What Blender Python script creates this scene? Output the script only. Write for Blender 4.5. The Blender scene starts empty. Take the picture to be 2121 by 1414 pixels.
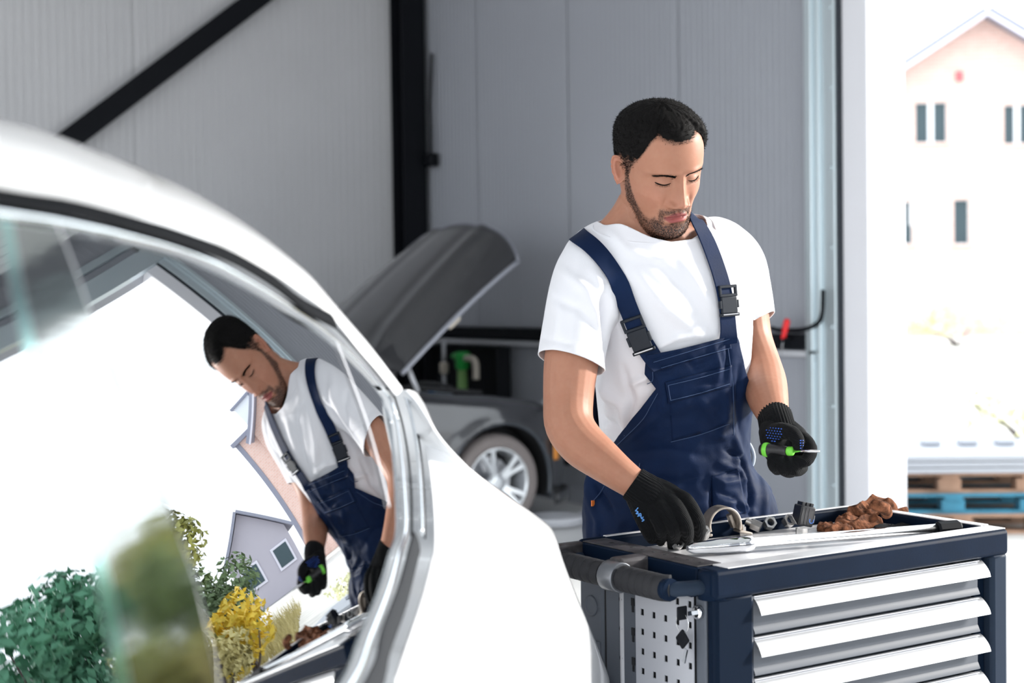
import bpy, bmesh, math, random
import numpy as np
from mathutils import Vector, Matrix, noise
from mathutils.bvhtree import BVHTree
SC = bpy.context.scene
COL = SC.collection
# ---------------------------------------------------------------- camera, sky, sun, exposure
FPX, CXP, CYP, CAMH, PITCH, ROLL = 3150.0, 1060.5, 707.0, 1.40, math.atan(100 / 3150.0), 0.014
_f = np.array([0, math.cos(PITCH), -math.sin(PITCH)]); _r = np.array([1.0, 0, 0]); _u = np.cross(_r, _f)
CR = math.cos(ROLL) * _r - math.sin(ROLL) * _u
CU = math.cos(ROLL) * _u + math.sin(ROLL) * _r
CO = np.array([0, 0, CAMH])
cam = bpy.data.cameras.new('camera'); cam.sensor_width = 36.0; cam.lens = FPX / 2121 * 36
cam.clip_start = 0.05; cam.clip_end = 500
camo = bpy.data.objects.new('camera', cam); COL.objects.link(camo)
camo.matrix_world = Matrix(((CR[0], CU[0], -_f[0], 0), (CR[1], CU[1], -_f[1], 0), (CR[2], CU[2], -_f[2], CAMH), (0, 0, 0, 1)))
cam.dof.use_dof = True; cam.dof.focus_distance = 3.02; cam.dof.aperture_fstop = 3.6
SC.camera = camo
world = bpy.data.worlds.new('sky'); SC.world = world; world.use_nodes = True
bgn = world.node_tree.nodes['Background']; bgn.inputs[0].default_value = (0.90, 0.96, 1.0, 1); bgn.inputs[1].default_value = 3.3
sun = bpy.data.lights.new('sun', 'SUN'); sun.energy = 8.0; sun.angle = 0.12; sun.color = (1.0, 0.96, 0.9)
suno = bpy.data.objects.new('sun', sun); COL.objects.link(suno)
_sd = Vector((0.94, 0.20, 0.33)).normalized()          # towards the sun: through the gate, low, from the right and a little behind
suno.rotation_euler = (-_sd).to_track_quat('-Z', 'Y').to_euler(); suno.location = (12, 4, 12)
SC.view_settings.view_transform = 'Standard'; SC.view_settings.look = 'None'
SC.view_settings.exposure = 0.0; SC.view_settings.gamma = 1.0; SC.view_settings.use_curve_mapping = False
# ---------------------------------------------------------------- geometry helpers
PHI = math.radians(33)
DU = np.array([math.cos(PHI), math.sin(PHI), 0]); DV = np.array([-math.sin(PHI), math.cos(PHI), 0])
ZZ = np.array([0, 0, 1.0])
def ray(px, py): return _f + CR * (px - CXP) / FPX - CU * (py - CYP) / FPX
def W(px, py, Z): return CO + ray(px, py) * Z              # a point seen at (px, py) at distance Z: only used to take measurements
def onplane(px, py, n, c):
    d = ray(px, py); return CO + d * ((c - CO @ n) / (d @ n))
def R(u, v, z=0.0): return DU * u + DV * v + ZZ * z        # workshop frame: u towards the gate wall, v towards the left wall
def V3(p): return Vector((float(p[0]), float(p[1]), float(p[2])))
def lerp(a, b, t): return a + (b - a) * t
def unit(a): a = np.asarray(a, float); return a / max(1e-9, np.linalg.norm(a))
def catmull(pts, n):
    P = np.asarray(pts, float); m = len(P)
    if m < 3: return np.array([lerp(P[0], P[-1], t) for t in np.linspace(0, 1, n)])
    seg = np.linalg.norm(np.diff(P[:, :3], axis=0), axis=1) + 1e-9
    k = np.concatenate([[0], np.cumsum(np.sqrt(seg))]); out = []
    for t in np.linspace(0, k[-1], n):
        i = min(max(int(np.searchsorted(k, t) - 1), 0), m - 2)
        p1, p2 = P[i], P[i + 1]; dt = k[i + 1] - k[i]
        m1 = (P[i + 1] - P[i - 1]) / (k[i + 1] - k[i - 1]) if i > 0 else (p2 - p1) / dt
        m2 = (P[i + 2] - P[i]) / (k[i + 2] - k[i]) if i < m - 2 else (p2 - p1) / dt
        x = (t - k[i]) / dt
        out.append((2*x**3-3*x**2+1)*p1 + (x**3-2*x**2+x)*dt*m1 + (-2*x**3+3*x**2)*p2 + (x**3-x**2)*dt*m2)
    return np.array(out)
ROOTLOC = {}
class MB:
    """collects shapes into ONE mesh"""
    def __init__(s): s.v = []; s.f = []; s.sm = []; s.mi = []; s.cm = 0
    def add(s, vs, fs, smooth=False):
        o = len(s.v); s.v += [tuple(map(float, p)) for p in vs]
        for f in fs: s.f.append(tuple(i + o for i in f)); s.sm.append(smooth); s.mi.append(s.cm)
        return s
    def box(s, c, size, ax=(DU, DV, ZZ), taper=1.0):
        c = np.asarray(c, float); a, b, d = [np.asarray(x, float) * h / 2 for x, h in zip(ax, size)]
        vs = [c + i*a*(taper if k > 0 else 1) + j*b*(taper if k > 0 else 1) + k*d for i in (-1, 1) for j in (-1, 1) for k in (-1, 1)]
        return s.add(vs, [(0,1,3,2),(4,6,7,5),(0,4,5,1),(2,3,7,6),(0,2,6,4),(1,5,7,3)])
    def rbox(s, u0, u1, v0, v1, z0, z1):
        return s.box(R((u0+u1)/2, (v0+v1)/2, (z0+z1)/2), (abs(u1-u0), abs(v1-v0), abs(z1-z0)))
    def loft(s, rings, closed=True, caps=True, smooth=True):
        n = len(rings[0]); vs = [p for r in rings for p in r]; fs = []
        for i in range(len(rings) - 1):
            for j in range(n if closed else n - 1):
                k = (j + 1) % n; fs.append((i*n+j, i*n+k, (i+1)*n+k, (i+1)*n+j))
        s.add(vs, fs, smooth)
        if caps and closed:
            o = len(s.v) - len(vs)
            s.f.append(tuple(o + j for j in reversed(range(n)))); s.sm.append(False); s.mi.append(s.cm)
            s.f.append(tuple(o + (len(rings)-1)*n + j for j in range(n))); s.sm.append(False); s.mi.append(s.cm)
        return s
    def tube(s, path, rad, n=10, caps=True, smooth=True, flat=1.0, up=None, round_ends=False):
        P = np.asarray(path, float); m = len(P); rad = np.full(m, rad) if np.isscalar(rad) else np.asarray(rad, float)
        T = np.gradient(P, axis=0); T /= np.linalg.norm(T, axis=1)[:, None] + 1e-12
        ref = np.array(up if up is not None else (0, 0, 1.0), float)
        if up is None and abs(T[0] @ ref) > .9: ref = np.array([1.0, 0, 0])
        N = ref - (ref @ T[0]) * T[0]; N /= np.linalg.norm(N); rings = []
        for i in range(m):
            if up is not None: N = ref
            N = N - (N @ T[i]) * T[i]; N = N / (np.linalg.norm(N) + 1e-12); B = np.cross(T[i], N)
            rings.append([P[i] + rad[i] * (math.cos(a) * B + flat * math.sin(a) * N) for a in np.linspace(0, 2*math.pi, n, endpoint=False)])
        if round_ends:
            def cap(i, sg):
                out = []
                for t in (0.5, 0.85, 0.98):
                    c = P[i] + sg * T[i] * rad[i] * t; k = math.sqrt(1 - t*t)
                    out.append([c + (np.array(q) - P[i]) * k for q in rings[i]])
                return out
            rings = cap(0, -1)[::-1] + rings + cap(m - 1, 1)
        return s.loft(rings, True, caps, smooth)
    def revolve(s, o, axis, prof, n=24, smooth=True, caps=True):
        o = np.asarray(o, float); A = unit(axis); B = unit(np.cross(A, (0.3, 0.2, 1.0) if abs(A[2]) < .9 else (1.0, 0, 0))); Cc = np.cross(A, B)
        return s.loft([[o + A*h + r*(math.cos(t)*B + math.sin(t)*Cc) for t in np.linspace(0, 2*math.pi, n, endpoint=False)] for h, r in prof], True, caps, smooth)
    def ellipsoid(s, c, rad, ax=((1,0,0),(0,1,0),(0,0,1)), n=16, m=10):
        c = np.asarray(c, float); A, B, D = [np.asarray(x, float)*r for x, r in zip(ax, rad)]
        rings = [[c + math.sin(t)*(math.cos(a)*A + math.sin(a)*B) + math.cos(t)*D for a in np.linspace(0, 2*math.pi, n, endpoint=False)] for t in np.linspace(.06, math.pi-.06, m)]
        return s.loft(rings[::-1], True, True, True)
    def grid(s, P, smooth=True, flip=False):
        m, n = len(P), len(P[0]); vs = [q for row in P for q in row]
        fs = [(i*n+j, i*n+j+1, (i+1)*n+j+1, (i+1)*n+j) for i in range(m-1) for j in range(n-1)]
        if flip: fs = [f[::-1] for f in fs]
        return s.add(vs, fs, smooth)
    def prism(s, poly, axis, smooth=False):
        a = np.asarray(axis, float); n = len(poly); P = [np.asarray(p, float) for p in poly]
        vs = P + [p + a for p in P]
        return s.add(vs, [tuple(range(n))[::-1], tuple(range(n, 2*n))] + [(i, (i+1) % n, n+(i+1) % n, n+i) for i in range(n)], smooth)
    def build(s, name, mat, parent=None, bevel=0, label=None, kind=None, solid=0, sub=0, offset=-1, group=None, cat=None, segs=2, autosmooth=False):
        loc = ROOTLOC.get(parent.name, np.zeros(3)) if parent else np.zeros(3)
        me = bpy.data.meshes.new(name)
        V = np.array(s.v) - loc
        me.from_pydata(V.tolist(), [], s.f)
        me.polygons.foreach_set('use_smooth', [bool(x or bevel > 0 or autosmooth) for x in s.sm]); me.validate(); me.update()
        bm = bmesh.new(); bm.from_mesh(me); bmesh.ops.recalc_face_normals(bm, faces=bm.faces); bm.to_mesh(me); bm.free()
        for m in (mat if isinstance(mat, (list, tuple)) else [mat]): me.materials.append(m)
        if any(s.mi) and len(s.mi) == len(me.polygons): me.polygons.foreach_set('material_index', s.mi)
        o = bpy.data.objects.new(name, me); COL.objects.link(o)
        if parent: o.parent = parent; ROOTLOC[o.name] = loc
        if solid:
            md = o.modifiers.new('solid', 'SOLIDIFY'); md.thickness = solid; md.offset = offset
        if sub:
            md = o.modifiers.new('sub', 'SUBSURF'); md.levels = sub; md.render_levels = sub
        if bevel:
            md = o.modifiers.new('bevel', 'BEVEL'); md.width = bevel; md.segments = segs; md.limit_method = 'ANGLE'; md.angle_limit = 0.6
            md.harden_normals = False
            me.set_sharp_from_angle(angle=0.6) if hasattr(me, 'set_sharp_from_angle') else None
            wn = o.modifiers.new('wn', 'WEIGHTED_NORMAL'); wn.keep_sharp = True
        elif autosmooth and hasattr(me, 'set_sharp_from_angle'): me.set_sharp_from_angle(angle=autosmooth if autosmooth is not True else 0.7)
        return tag(o, label, cat, group, kind)
def tag(o, label=None, cat=None, group=None, kind=None):
    if label: o['label'] = label
    if cat: o['category'] = cat
    if group: o['group'] = group
    if kind: o['kind'] = kind
    return o
def thing(name, loc, label, cat, group=None):
    o = bpy.data.objects.new(name, None); COL.objects.link(o); o.empty_display_size = .1
    o.location = V3(loc); ROOTLOC[o.name] = np.asarray(loc, float)
    return tag(o, label, cat, group)
def struct_root(name, loc=(0, 0, 0)):
    o = bpy.data.objects.new(name, None); COL.objects.link(o); o.location = V3(loc); ROOTLOC[o.name] = np.asarray(loc, float)
    return tag(o, kind='structure')
def share(src, name, parent, delta):
    """another piece of the same shape, moved by delta (shares the mesh)"""
    c = src.copy(); COL.objects.link(c); c.parent = parent; c.location = src.location + V3(delta); return c
# ---------------------------------------------------------------- materials
def mat(name, col, rough=.5, metal=0.0, spec=.5, bump=None, var=None, coat=0.0, emit=None, sheen=0.0, sss=0.0, stretch=None, trans=0.0):
    m = bpy.data.materials.new(name); m.use_nodes = True; nt = m.node_tree; b = nt.nodes['Principled BSDF']
    c = tuple(col) + (1,) if len(col) == 3 else col
    b.inputs['Base Color'].default_value = c; b.inputs['Roughness'].default_value = rough; b.inputs['Metallic'].default_value = metal
    b.inputs['Specular IOR Level'].default_value = spec; b.inputs['Coat Weight'].default_value = coat; b.inputs['Coat Roughness'].default_value = .03
    if sheen: b.inputs['Sheen Weight'].default_value = sheen
    if sss: b.inputs['Subsurface Weight'].default_value = sss; b.inputs['Subsurface Radius'].default_value = (.012, .004, .002); b.inputs['Subsurface Scale'].default_value = 1
    if emit: b.inputs['Emission Color'].default_value = tuple(emit[:3]) + (1,); b.inputs['Emission Strength'].default_value = emit[3]
    if trans: b.inputs['Transmission Weight'].default_value = trans
    tc = nt.nodes.new('ShaderNodeTexCoord'); mp = nt.nodes.new('ShaderNodeMapping'); nt.links.new(tc.outputs['Object'], mp.inputs[0])
    if stretch: mp.inputs['Scale'].default_value = stretch
    if var:                                                   # (scale, amount, detail): uneven colour
        n = nt.nodes.new('ShaderNodeTexNoise'); n.inputs['Scale'].default_value = var[0]; n.inputs['Detail'].default_value = var[2] if len(var) > 2 else 5
        nt.links.new(mp.outputs[0], n.inputs['Vector'])
        rm = nt.nodes.new('ShaderNodeMapRange'); rm.inputs[1].default_value = .3; rm.inputs[2].default_value = .7
        rm.inputs[3].default_value = 1 - var[1]; rm.inputs[4].default_value = 1 + var[1]; nt.links.new(n.outputs[0], rm.inputs[0])
        mx = nt.nodes.new('ShaderNodeMix'); mx.data_type = 'RGBA'; mx.blend_type = 'MULTIPLY'; mx.inputs[0].default_value = 1
        mx.inputs[6].default_value = c; nt.links.new(rm.outputs[0], mx.inputs[7]); nt.links.new(mx.outputs[2], b.inputs['Base Color'])
    if bump:                                                  # (scale, strength, distance)
        n = nt.nodes.new('ShaderNodeTexNoise'); n.inputs['Scale'].default_value = bump[0]; n.inputs['Detail'].default_value = 4
        nt.links.new(mp.outputs[0], n.inputs['Vector'])
        bp = nt.nodes.new('ShaderNodeBump'); bp.inputs['Strength'].default_value = bump[1]; bp.inputs['Distance'].default_value = bump[2]
        nt.links.new(n.outputs[0], bp.inputs['Height']); nt.links.new(bp.outputs[0], b.inputs['Normal'])
    return m
def wave_bump(m, scale, strength, dist, direction='X', mix_noise=0):
    nt = m.node_tree; b = nt.nodes['Principled BSDF']; tc = nt.nodes.new('ShaderNodeTexCoord')
    w = nt.nodes.new('ShaderNodeTexWave'); w.bands_direction = direction; w.inputs['Scale'].default_value = scale; w.inputs['Distortion'].default_value = mix_noise
    nt.links.new(tc.outputs['Object'], w.inputs['Vector']); bp = nt.nodes.new('ShaderNodeBump')
    bp.inputs['Strength'].default_value = strength; bp.inputs['Distance'].default_value = dist
    nt.links.new(w.outputs[1], bp.inputs['Height'])
    old = b.inputs['Normal'].links
    if old: nt.links.new(old[0].from_socket, bp.inputs['Normal'])
    nt.links.new(bp.outputs[0], b.inputs['Normal']); return m
# ================================================================ workshop shell
M_LWALL = mat('light_panel_paint', (.58, .58, .60), .45, var=(.6, .05))
M_BWALL = mat('grey_panel_paint', (.37, .385, .43), .5, var=(.5, .05))
M_DARK = mat('black_steel', (.007, .008, .011), .6, spec=.12)
M_FLOOR = mat('floor_concrete', (.80, .80, .80), .28, var=(.9, .08), bump=(30, .1, .002))
M_CEIL = mat('ceiling_paint', (.62, .62, .64), .6)
M_GUIDE = mat('galvanised_guide', (.62, .70, .74), .3, metal=.6)
M_JAMB = mat('jamb_white', (.83, .83, .88), .5)
M_SEAL = mat('rubber_seal', (.02, .025, .035), .6)
M_LEDGE = mat('ledge_grey', (.55, .56, .6), .5)
M_DOORP = mat('gate_section_paint', (.60, .62, .63), .45)
UW, VW, UF, VF, HC = 5.84, 10.3, -5.5, -9.0, 4.7
J0, J1, LZ = 5.60, -1.6, 3.55                                  # gate opening in the back wall: v from J1 to J0, up to LZ
fl = MB().rbox(UF, UW+.2, VF, VW+.2, -.2, 0).build('floor', M_FLOOR, kind='structure')
def rib_panel(o, along, width, z0, z1, normal, mt, parent, pitch=.0667, depth=.003, name='panel'):
    """sandwich panel with narrow vertical grooves, proud of its wall"""
    n = max(1, int(round(width / pitch))); p = width / n; prof = []
    for i in range(n):
        x = i * p
        prof += [(x + .0015 if i == 0 else x, -.004 if i == 0 else 0), (x + p - .016, 0), (x + p - .012, -depth), (x + p - .004, -depth)]
    prof.append((width - .0015, -.006))
    A = [o + along * x + normal * y + ZZ * z0 for x, y in prof]; B = [q + ZZ * (z1 - z0) for q in A]
    m = MB(); k = len(A); m.add(A + B, [(i, i+1, k+i+1, k+i) for i in range(k-1)])
    return m.build(name, mt, parent)
wl = MB().rbox(UF, UW+.2, VW+.02, VW+.2, 0, HC).build('wall_left', M_LWALL, kind='structure'); ROOTLOC[wl.name] = np.zeros(3)
us = [UF + .1]; 
u = 3.60 - 1.15 * 8
first = None
while u < UW - .02:
    w_ = min(1.15 * 2, UW - u)
    if u + w_ > UF:
        rib_panel(R(u, VW + .006, 0), DU, w_, 0.02, HC, -DV, M_LWALL, wl, pitch=.058, depth=.0065)
    u += w_
wb = MB(); T0, T1 = UW + .02, UW + .2
wb.rbox(T0, T1, J0 + .02, VW + .2, 0, HC); wb.rbox(T0, T1, VF, J1 - .02, 0, HC); wb.rbox(T0, T1, J1 - .02, J0 + .02, LZ + .02, HC)
wb = wb.build('wall_back', M_BWALL, kind='structure'); ROOTLOC[wb.name] = np.zeros(3)
v = 5.985
for w_ in (1.15, 1.15, 1.15, .865):
    rib_panel(R(UW + .006, v, 0), DV, w_, 1.165, HC, -DU, M_BWALL, wb, pitch=.05, depth=.0045)
    rib_panel(R(UW + .006, v, 0), DV, w_, 0.02, 1.045, -DU, M_BWALL, wb, pitch=.16, depth=.002); v += w_
for k in range(5):
    rib_panel(R(UW + .006, J1 + k * 1.517, 0), DV, 1.517, LZ + .16, HC, -DU, M_BWALL, wb, pitch=.1)
for k in range(5):
    rib_panel(R(UW + .006, J1 - .14 - (k + 1) * 1.15, 0), DV, 1.15, .02, HC, -DU, M_BWALL, wb, pitch=.1)
wr = MB().rbox(UF - .2, UF, 7.2, VW + .2, 0, HC); wr.rbox(UF - .2, UF, VF, -8.4, 0, HC); wr.rbox(UF - .2, UF, -.9, -.5, 0, HC); wr.rbox(UF - .2, UF, -8.4, 7.2, 4.3, HC)
wr.build('wall_front', M_LWALL, kind='structure')
wq = MB().rbox(UF - .2, -5.0, VF - .2, VF, 0, HC); wq.rbox(5.2, UW + .2, VF - .2, VF, 0, HC); wq.rbox(-5.0, 5.2, VF - .2, VF, 4.3, HC)
wq.build('wall_right', M_LWALL, kind='structure')
ce = MB().rbox(UF - .2, UW + .25, VF - .2, VW + .25, HC + .1, HC + .25).build('ceiling', M_CEIL, kind='structure'); ROOTLOC[ce.name] = np.zeros(3)
cp = None
for i in range(10):
    m = MB(); m.rbox(UF + .02 + i * 1.13, UF + 1.14 + i * 1.13, VF, VW, HC + .03, HC + .09)
    m.build('panel', M_CEIL, ce, bevel=.008)
for k, vv in enumerate((-6.2, -2.6, 1.0, 4.6, 8.2)):
    m = MB(); m.rbox(UF, UW, vv - .09, vv + .09, HC - .02, HC + .03); m.rbox(UF, UW, vv - .015, vv + .015, HC - .26, HC - .02); m.rbox(UF, UW, vv - .09, vv + .09, HC - .29, HC - .26)
    m.build('trim_%d' % (k + 10), mat('roof_beam_grey', (.34, .38, .42), .5), kind='structure')
# corner column (steel H section), diagonal brace on the left wall, rails on the back wall
m = MB(); cu, cv = 5.70, 10.18
m.rbox(cu - .10, cu + .10, cv - .09, cv - .075, 0, HC); m.rbox(cu - .10, cu + .10, cv + .075, cv + .09, 0, HC); m.rbox(cu - .008, cu + .008, cv - .075, cv + .075, 0, HC)
m.build('trim_1', M_DARK, kind='structure', label='black steel corner column where the two panel walls meet')
a = onplane(545, -14, DV, VW - .06); b = onplane(128, 300, DV, VW - .06); d = unit(b - a)
m = MB(); m.box((a + b) / 2 + d * .1, (np.linalg.norm(b - a) + 5.2, .07, .135), (d, DV, np.cross(d, DV)))
m.box((a + b) / 2 + d * .1 - DV * .035 , (np.linalg.norm(b - a) + 5.2, .012, .15), (d, DV, np.cross(d, DV)))
m.build('trim_2', M_DARK, kind='structure', label='black diagonal steel brace across the left panel wall')
MB().rbox(UW - .07, UW, 5.99, VW - .25, 1.075, 1.155).build('trim_3', M_DARK, kind='structure', bevel=.006)
MB().rbox(UW - .06, UW, 5.99, VW - .25, 1.035, 1.068).build('trim_4', M_LEDGE, kind='structure', bevel=.004)
MB().rbox(UW - .03, UW, 5.99, VW - .25, 0, .11).build('baseboard_back', M_BWALL, kind='structure', bevel=.004)
# gate frame
m = MB(); m.rbox(UW - .055, UW + .02, J0 + .295, J0 + .385, 0, 3.9); m.rbox(UW - .035, UW + .02, J0 + .20, J0 + .295, 0, 3.9)
m.rbox(UW - .075, UW - .055, J0 + .335, J0 + .385, 0, 3.9)
for k in range(9): m.rbox(UW - .045, UW - .035, J0 + .215, J0 + .245, .35 + k * .42, .365 + k * .42)
m.build('trim_5', M_GUIDE, kind='structure', bevel=.004)
MB().rbox(UW - .02, UW + .05, J0 + .178, J0 + .2, 0, 3.9).build('trim_6', M_SEAL, kind='structure')
m = MB(); m.rbox(UW, UW + .28, J0, J0 + .178, 0, LZ + .1); m.build('trim_7', M_JAMB, kind='structure', bevel=.006)
m = MB(); m.rbox(UW - .06, UW + .02, J1 - .14, J0 + .3, LZ, LZ + .15); m.rbox(UW - .035, UW, J1 - .14, J0 + .3, LZ + .22, LZ + .28); m.build('trim_8', M_GUIDE, kind='structure', bevel=.004)
m = MB(); m.rbox(UW, UW + .28, J1 - .14, J1, 0, LZ + .1); m.build('trim_9', M_JAMB, kind='structure', bevel=.006)
dr = struct_root('door_1', R(UW - 1.9, (J0 + J1) / 2, 3.95))
for k in range(6):
    m = MB(); u0_ = UW - .35 - k * .61
    m.rbox(u0_ - .6, u0_, J1, J0 + .1, 3.92, 3.96)
    for q in range(5): m.rbox(u0_ - .58 + q * .115, u0_ - .50 + q * .115, J1 + .02, J0 + .08, 3.912, 3.92)
    m.build('panel', M_DOORP, dr, bevel=.004)
for vv in (J1 - .05, J0 + .16):
    MB().rbox(UW - 4.1, UW - .3, vv - .03, vv + .03, 3.9, 3.97).build('rail', M_GUIDE, dr)
# fill lamps: unseen tube lamps added under the roof to brighten the interior
M_TUBE = mat('fill_lamp_diffuser', (.9, .9, .9), .5, emit=(.93, .97, 1, 8.0))
M_LAMPB = mat('fill_lamp_body', (.7, .7, .7), .5)
for i, (lu, lv) in enumerate(((0.6, -3.0), (-2.6, -3.0), (-2.2, 2.6), (-2.2, 6.4), (2.4, 6.6), (3.6, -3.2))):
    t = thing('fill_lamp', R(lu, lv, HC - .35), 'added fill lamp, long white tube under the roof ' + ('behind the camera towards the middle bay', 'behind the camera towards the open side', 'above the open side near the white car', 'above the open side by the left panel wall', 'above the tail of the grey car', 'behind the camera near the gate wall')[i], 'lamp', 'added fill lamps under the roof')
    MB().rbox(lu - .75, lu + .75, lv - .08, lv + .08, HC - .36, HC - .30).build('body', M_LAMPB, t, bevel=.01)
    MB().rbox(lu - .73, lu + .73, lv - .06, lv + .06, HC - .385, HC - .36).build('diffuser', M_TUBE, t, bevel=.01)
    
    for q in (-.5, .48): MB().rbox(lu + q, lu + q + .02, lv - .01, lv + .01, HC - .30, HC + .02).build('hanger', M_DARK, t)
# small things on the walls
c = onplane(893, 331, DU, UW - .055)
t = thing('junction_box', c, 'small black box on the back wall beside the black corner column', 'box')
m = MB(); m.box(c, (.07, .11, .10)); m.build('housing', M_DARK, t, bevel=.01); m = MB(); m.box(c - DU * .04, (.012, .08, .075)); m.build('lid', M_DARK, t, bevel=.004)
m = MB(); m.tube([c + ZZ * .05, c + ZZ * .4, c + ZZ * .8 + DU * .02], .012); m.build('conduit', M_DARK, t)
M_RED = mat('red_plastic', (.75, .015, .02), .35); M_STEEL = mat('steel_dull', (.45, .45, .47), .3, metal=.9)
c0 = onplane(1631, 660, DU, UW - .125); c1 = onplane(1622, 702, DU, UW - .12); c2 = onplane(1618, 735, DU, UW - .12)
t = thing('screwdriver', c1, 'red-handled screwdriver hanging on the dark wall rail beside the gate', 'screwdriver')
a_ = unit(c0 - c1); Lh = np.linalg.norm(c0 - c1)
MB().revolve(c1, a_, [(0, .010), (.01, .015), (.03, .013), (.05, .0165), (Lh - .02, .0175), (Lh - .005, .015), (Lh, .006)], 14).build('handle', M_RED, t)
MB().revolve(c2, unit(c1 - c2), [(0, .003), (np.linalg.norm(c1 - c2), .0035)], 8).build('shaft', M_STEEL, t)
MB().box(c1 + DU * .035 + ZZ * .0, (.09, .05, .012)).build('hook', M_DARK, t)
pp = [onplane(*q, DU, UW - .075) for q in ((1598, 679), (1612, 683), (1640, 684), (1665, 682), (1690, 672), (1702, 655), (1705, 600))]
tag(MB().tube(catmull(pp, 24), .012, 8).build('cable', M_DARK), 'black cable sagging along the dark wall rail into the gate guide', 'cable')
c = onplane(1691, 737, DU, UW - .04)
t = thing('latch', c, 'small black latch at the wall edge beside the gate guide', 'latch')
MB().box(c, (.03, .025, .07)).build('body', M_DARK, t, bevel=.005); MB().box(c - DU * .03 + ZZ * .02, (.04, .012, .015)).build('lever', M_DARK, t, bevel=.003)
# shallow black cabinet with a green pump standing before it
t = thing('wall_cabinet', R(UW - .1, 9.5, .42), 'shallow black open cabinet on the back wall under the rail', 'cabinet')
ru0, ru1, rv0, rv1, rz = 5.69, 5.805, 8.96, 10.0, 1.025
M_RACK = mat('cabinet_black', (.006, .007, .010), .7, spec=.2)
MB().rbox(ru1 - .015, ru1, rv0, rv1, .42, rz).build('back_panel', M_RACK, t)
for z_ in (.42, rz - .018): MB().rbox(ru0, ru1 - .015, rv0, rv1, z_, z_ + .018).build('shelf', M_RACK, t, bevel=.003)
for vv in (rv0, rv1 - .018): MB().rbox(ru0, ru1 - .015, vv, vv + .018, .438, rz - .018).build('side_panel', M_RACK, t)
M_GREEN = mat('green_enamel', (.02, .36, .06), .4); M_LGREEN = mat('pale_green_enamel', (.22, .42, .14), .4); M_CREAM = mat('cream_plastic', (.62, .56, .48), .5)
PU = 5.58
def pcol(px, py): return onplane(px, py, DU, PU) * np.array([1, 1, 0])
g0 = pcol(957, 735)
t = thing('green_pump', g0, 'green hand pump with a cream spout standing before the black cabinet', 'pump')
MB().revolve(g0, ZZ, [(0, .09), (.012, .09), (.02, .05), (.03, .036), (.86, .036)], 16).build('barrel', M_LGREEN, t)
MB().revolve(g0, ZZ, [(.86, .038), (.88, .05), (.93, .05), (.95, .062), (.985, .056), (.99, .03)], 16).build('head', M_GREEN, t)
MB().tube([g0 + DV * .02 + ZZ * .955, g0 + DV * .12 + ZZ * .955], .022, 10).build('lever', M_GREEN, t)
MB().tube(catmull([g0 - DV * .02 + ZZ * .945, g0 - DV * .13 + ZZ * .945, g0 - DV * .17 + ZZ * .93, g0 - DV * .185 + ZZ * .89, g0 - DV * .185 + ZZ * .80], 14), .024, 10).build('spout', M_CREAM, t)
g1 = pcol(920, 760)
t = thing('standpipe', g1, 'thin pale pipe with a cream joint standing left of the green pump', 'pipe')
MB().revolve(g1, ZZ, [(0, .05), (.01, .05), (.012, .016), (.82, .016)], 10).build('lower_tube', M_LEDGE, t); MB().revolve(g1, ZZ, [(.82, .016), (.83, .034), (.90, .034), (.91, .016)], 10).build('joint', M_CREAM, t)
MB().revolve(g1, ZZ, [(.91, .016), (1.06, .016)], 10).build('upper_tube', M_LEDGE, t)
# ================================================================ tool trolley
M_NAVY = mat('navy_plastic', (.0030, .0090, .0235), .5, spec=.06, bump=(220, .12, .001), var=(6, .25))
M_POST = mat('slate_plastic', (.020, .031, .052), .5, spec=.08, bump=(180, .1, .001))
M_GREYS = mat('side_grey', (.095, .108, .132), .5, spec=.25)
M_DRAW = mat('drawer_grey', (.115, .125, .145), .5, spec=.2, var=(3, .06))
M_ALU = mat('brushed_aluminium', (.86, .87, .89), .30, metal=.85, stretch=(1, 1, 1))
M_PERF = mat('perforated_sheet', (.42, .435, .48), .5)
M_HOLE = mat('dark_cavity', (.006, .007, .01), .8)
M_GRIP = mat('grip_rubber', (.022, .023, .027), .7, spec=.2, bump=(300, .2, .001))
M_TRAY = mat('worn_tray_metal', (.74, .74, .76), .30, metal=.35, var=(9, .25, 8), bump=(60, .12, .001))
M_WORN = mat('worn_black_edge', (.045, .042, .045), .38, spec=.3, var=(25, .7, 8), bump=(90, .25, .001))
M_CHROME = mat('chrome', (.75, .76, .78), .12, metal=1)
U0, U1, V0, V1, TZ = 1.695, 2.457, 1.983, 2.388, .92
cart = thing('tool_trolley', R((U0+U1)/2, (V0+V1)/2, 0), 'grey and navy workshop tool trolley with silver drawer pulls and a perforated side', 'trolley')
# carcass
m = MB(); m.rbox(U0+.012, U1-.012, V0+.03, V1-.012, .13, .868); m.build('carcass', M_GREYS, cart, bevel=.004)
# posts
def post(u0, u1, v0, v1, name='corner_post', mt=M_POST):
    return MB().rbox(u0, u1, v0, v1, .10, .872).build(name, mt, cart, bevel=.008)
M_NPOST = mat('navy_post', (.0036, .0090, .021), .5, spec=.05, bump=(180, .1, .001))
post(U0+.004, U0+.094, V0+.004, V0+.03, mt=M_NPOST)            # front left, narrow front face
post(U1-.048, U1-.002, V0+.002, V0+.06, mt=M_POST)
MB().rbox(U1-.078, U1-.048, V0+.022, V0+.06, .1, .872).build('corner_web', M_NPOST, cart, bevel=.003)
MB().rbox(U0+.004, U0+.05, V0+.0305, V0+.058, .10, .87).build('lock_strip', M_GREYS, cart, bevel=.003)
post(U0+.004, U0+.05, V1-.078, V1+.002, mt=M_GREYS)
post(U1-.05, U1, V1-.06, V1, mt=M_POST)
for z_ in (.26, .55, .80):
    MB().revolve(R(U0+.0045, V1-.038, z_), -DU, [(0, .02), (.003, .02), (.003, .016), (.0015, .014)], 20).build('boss', M_GREYS, cart)
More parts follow.
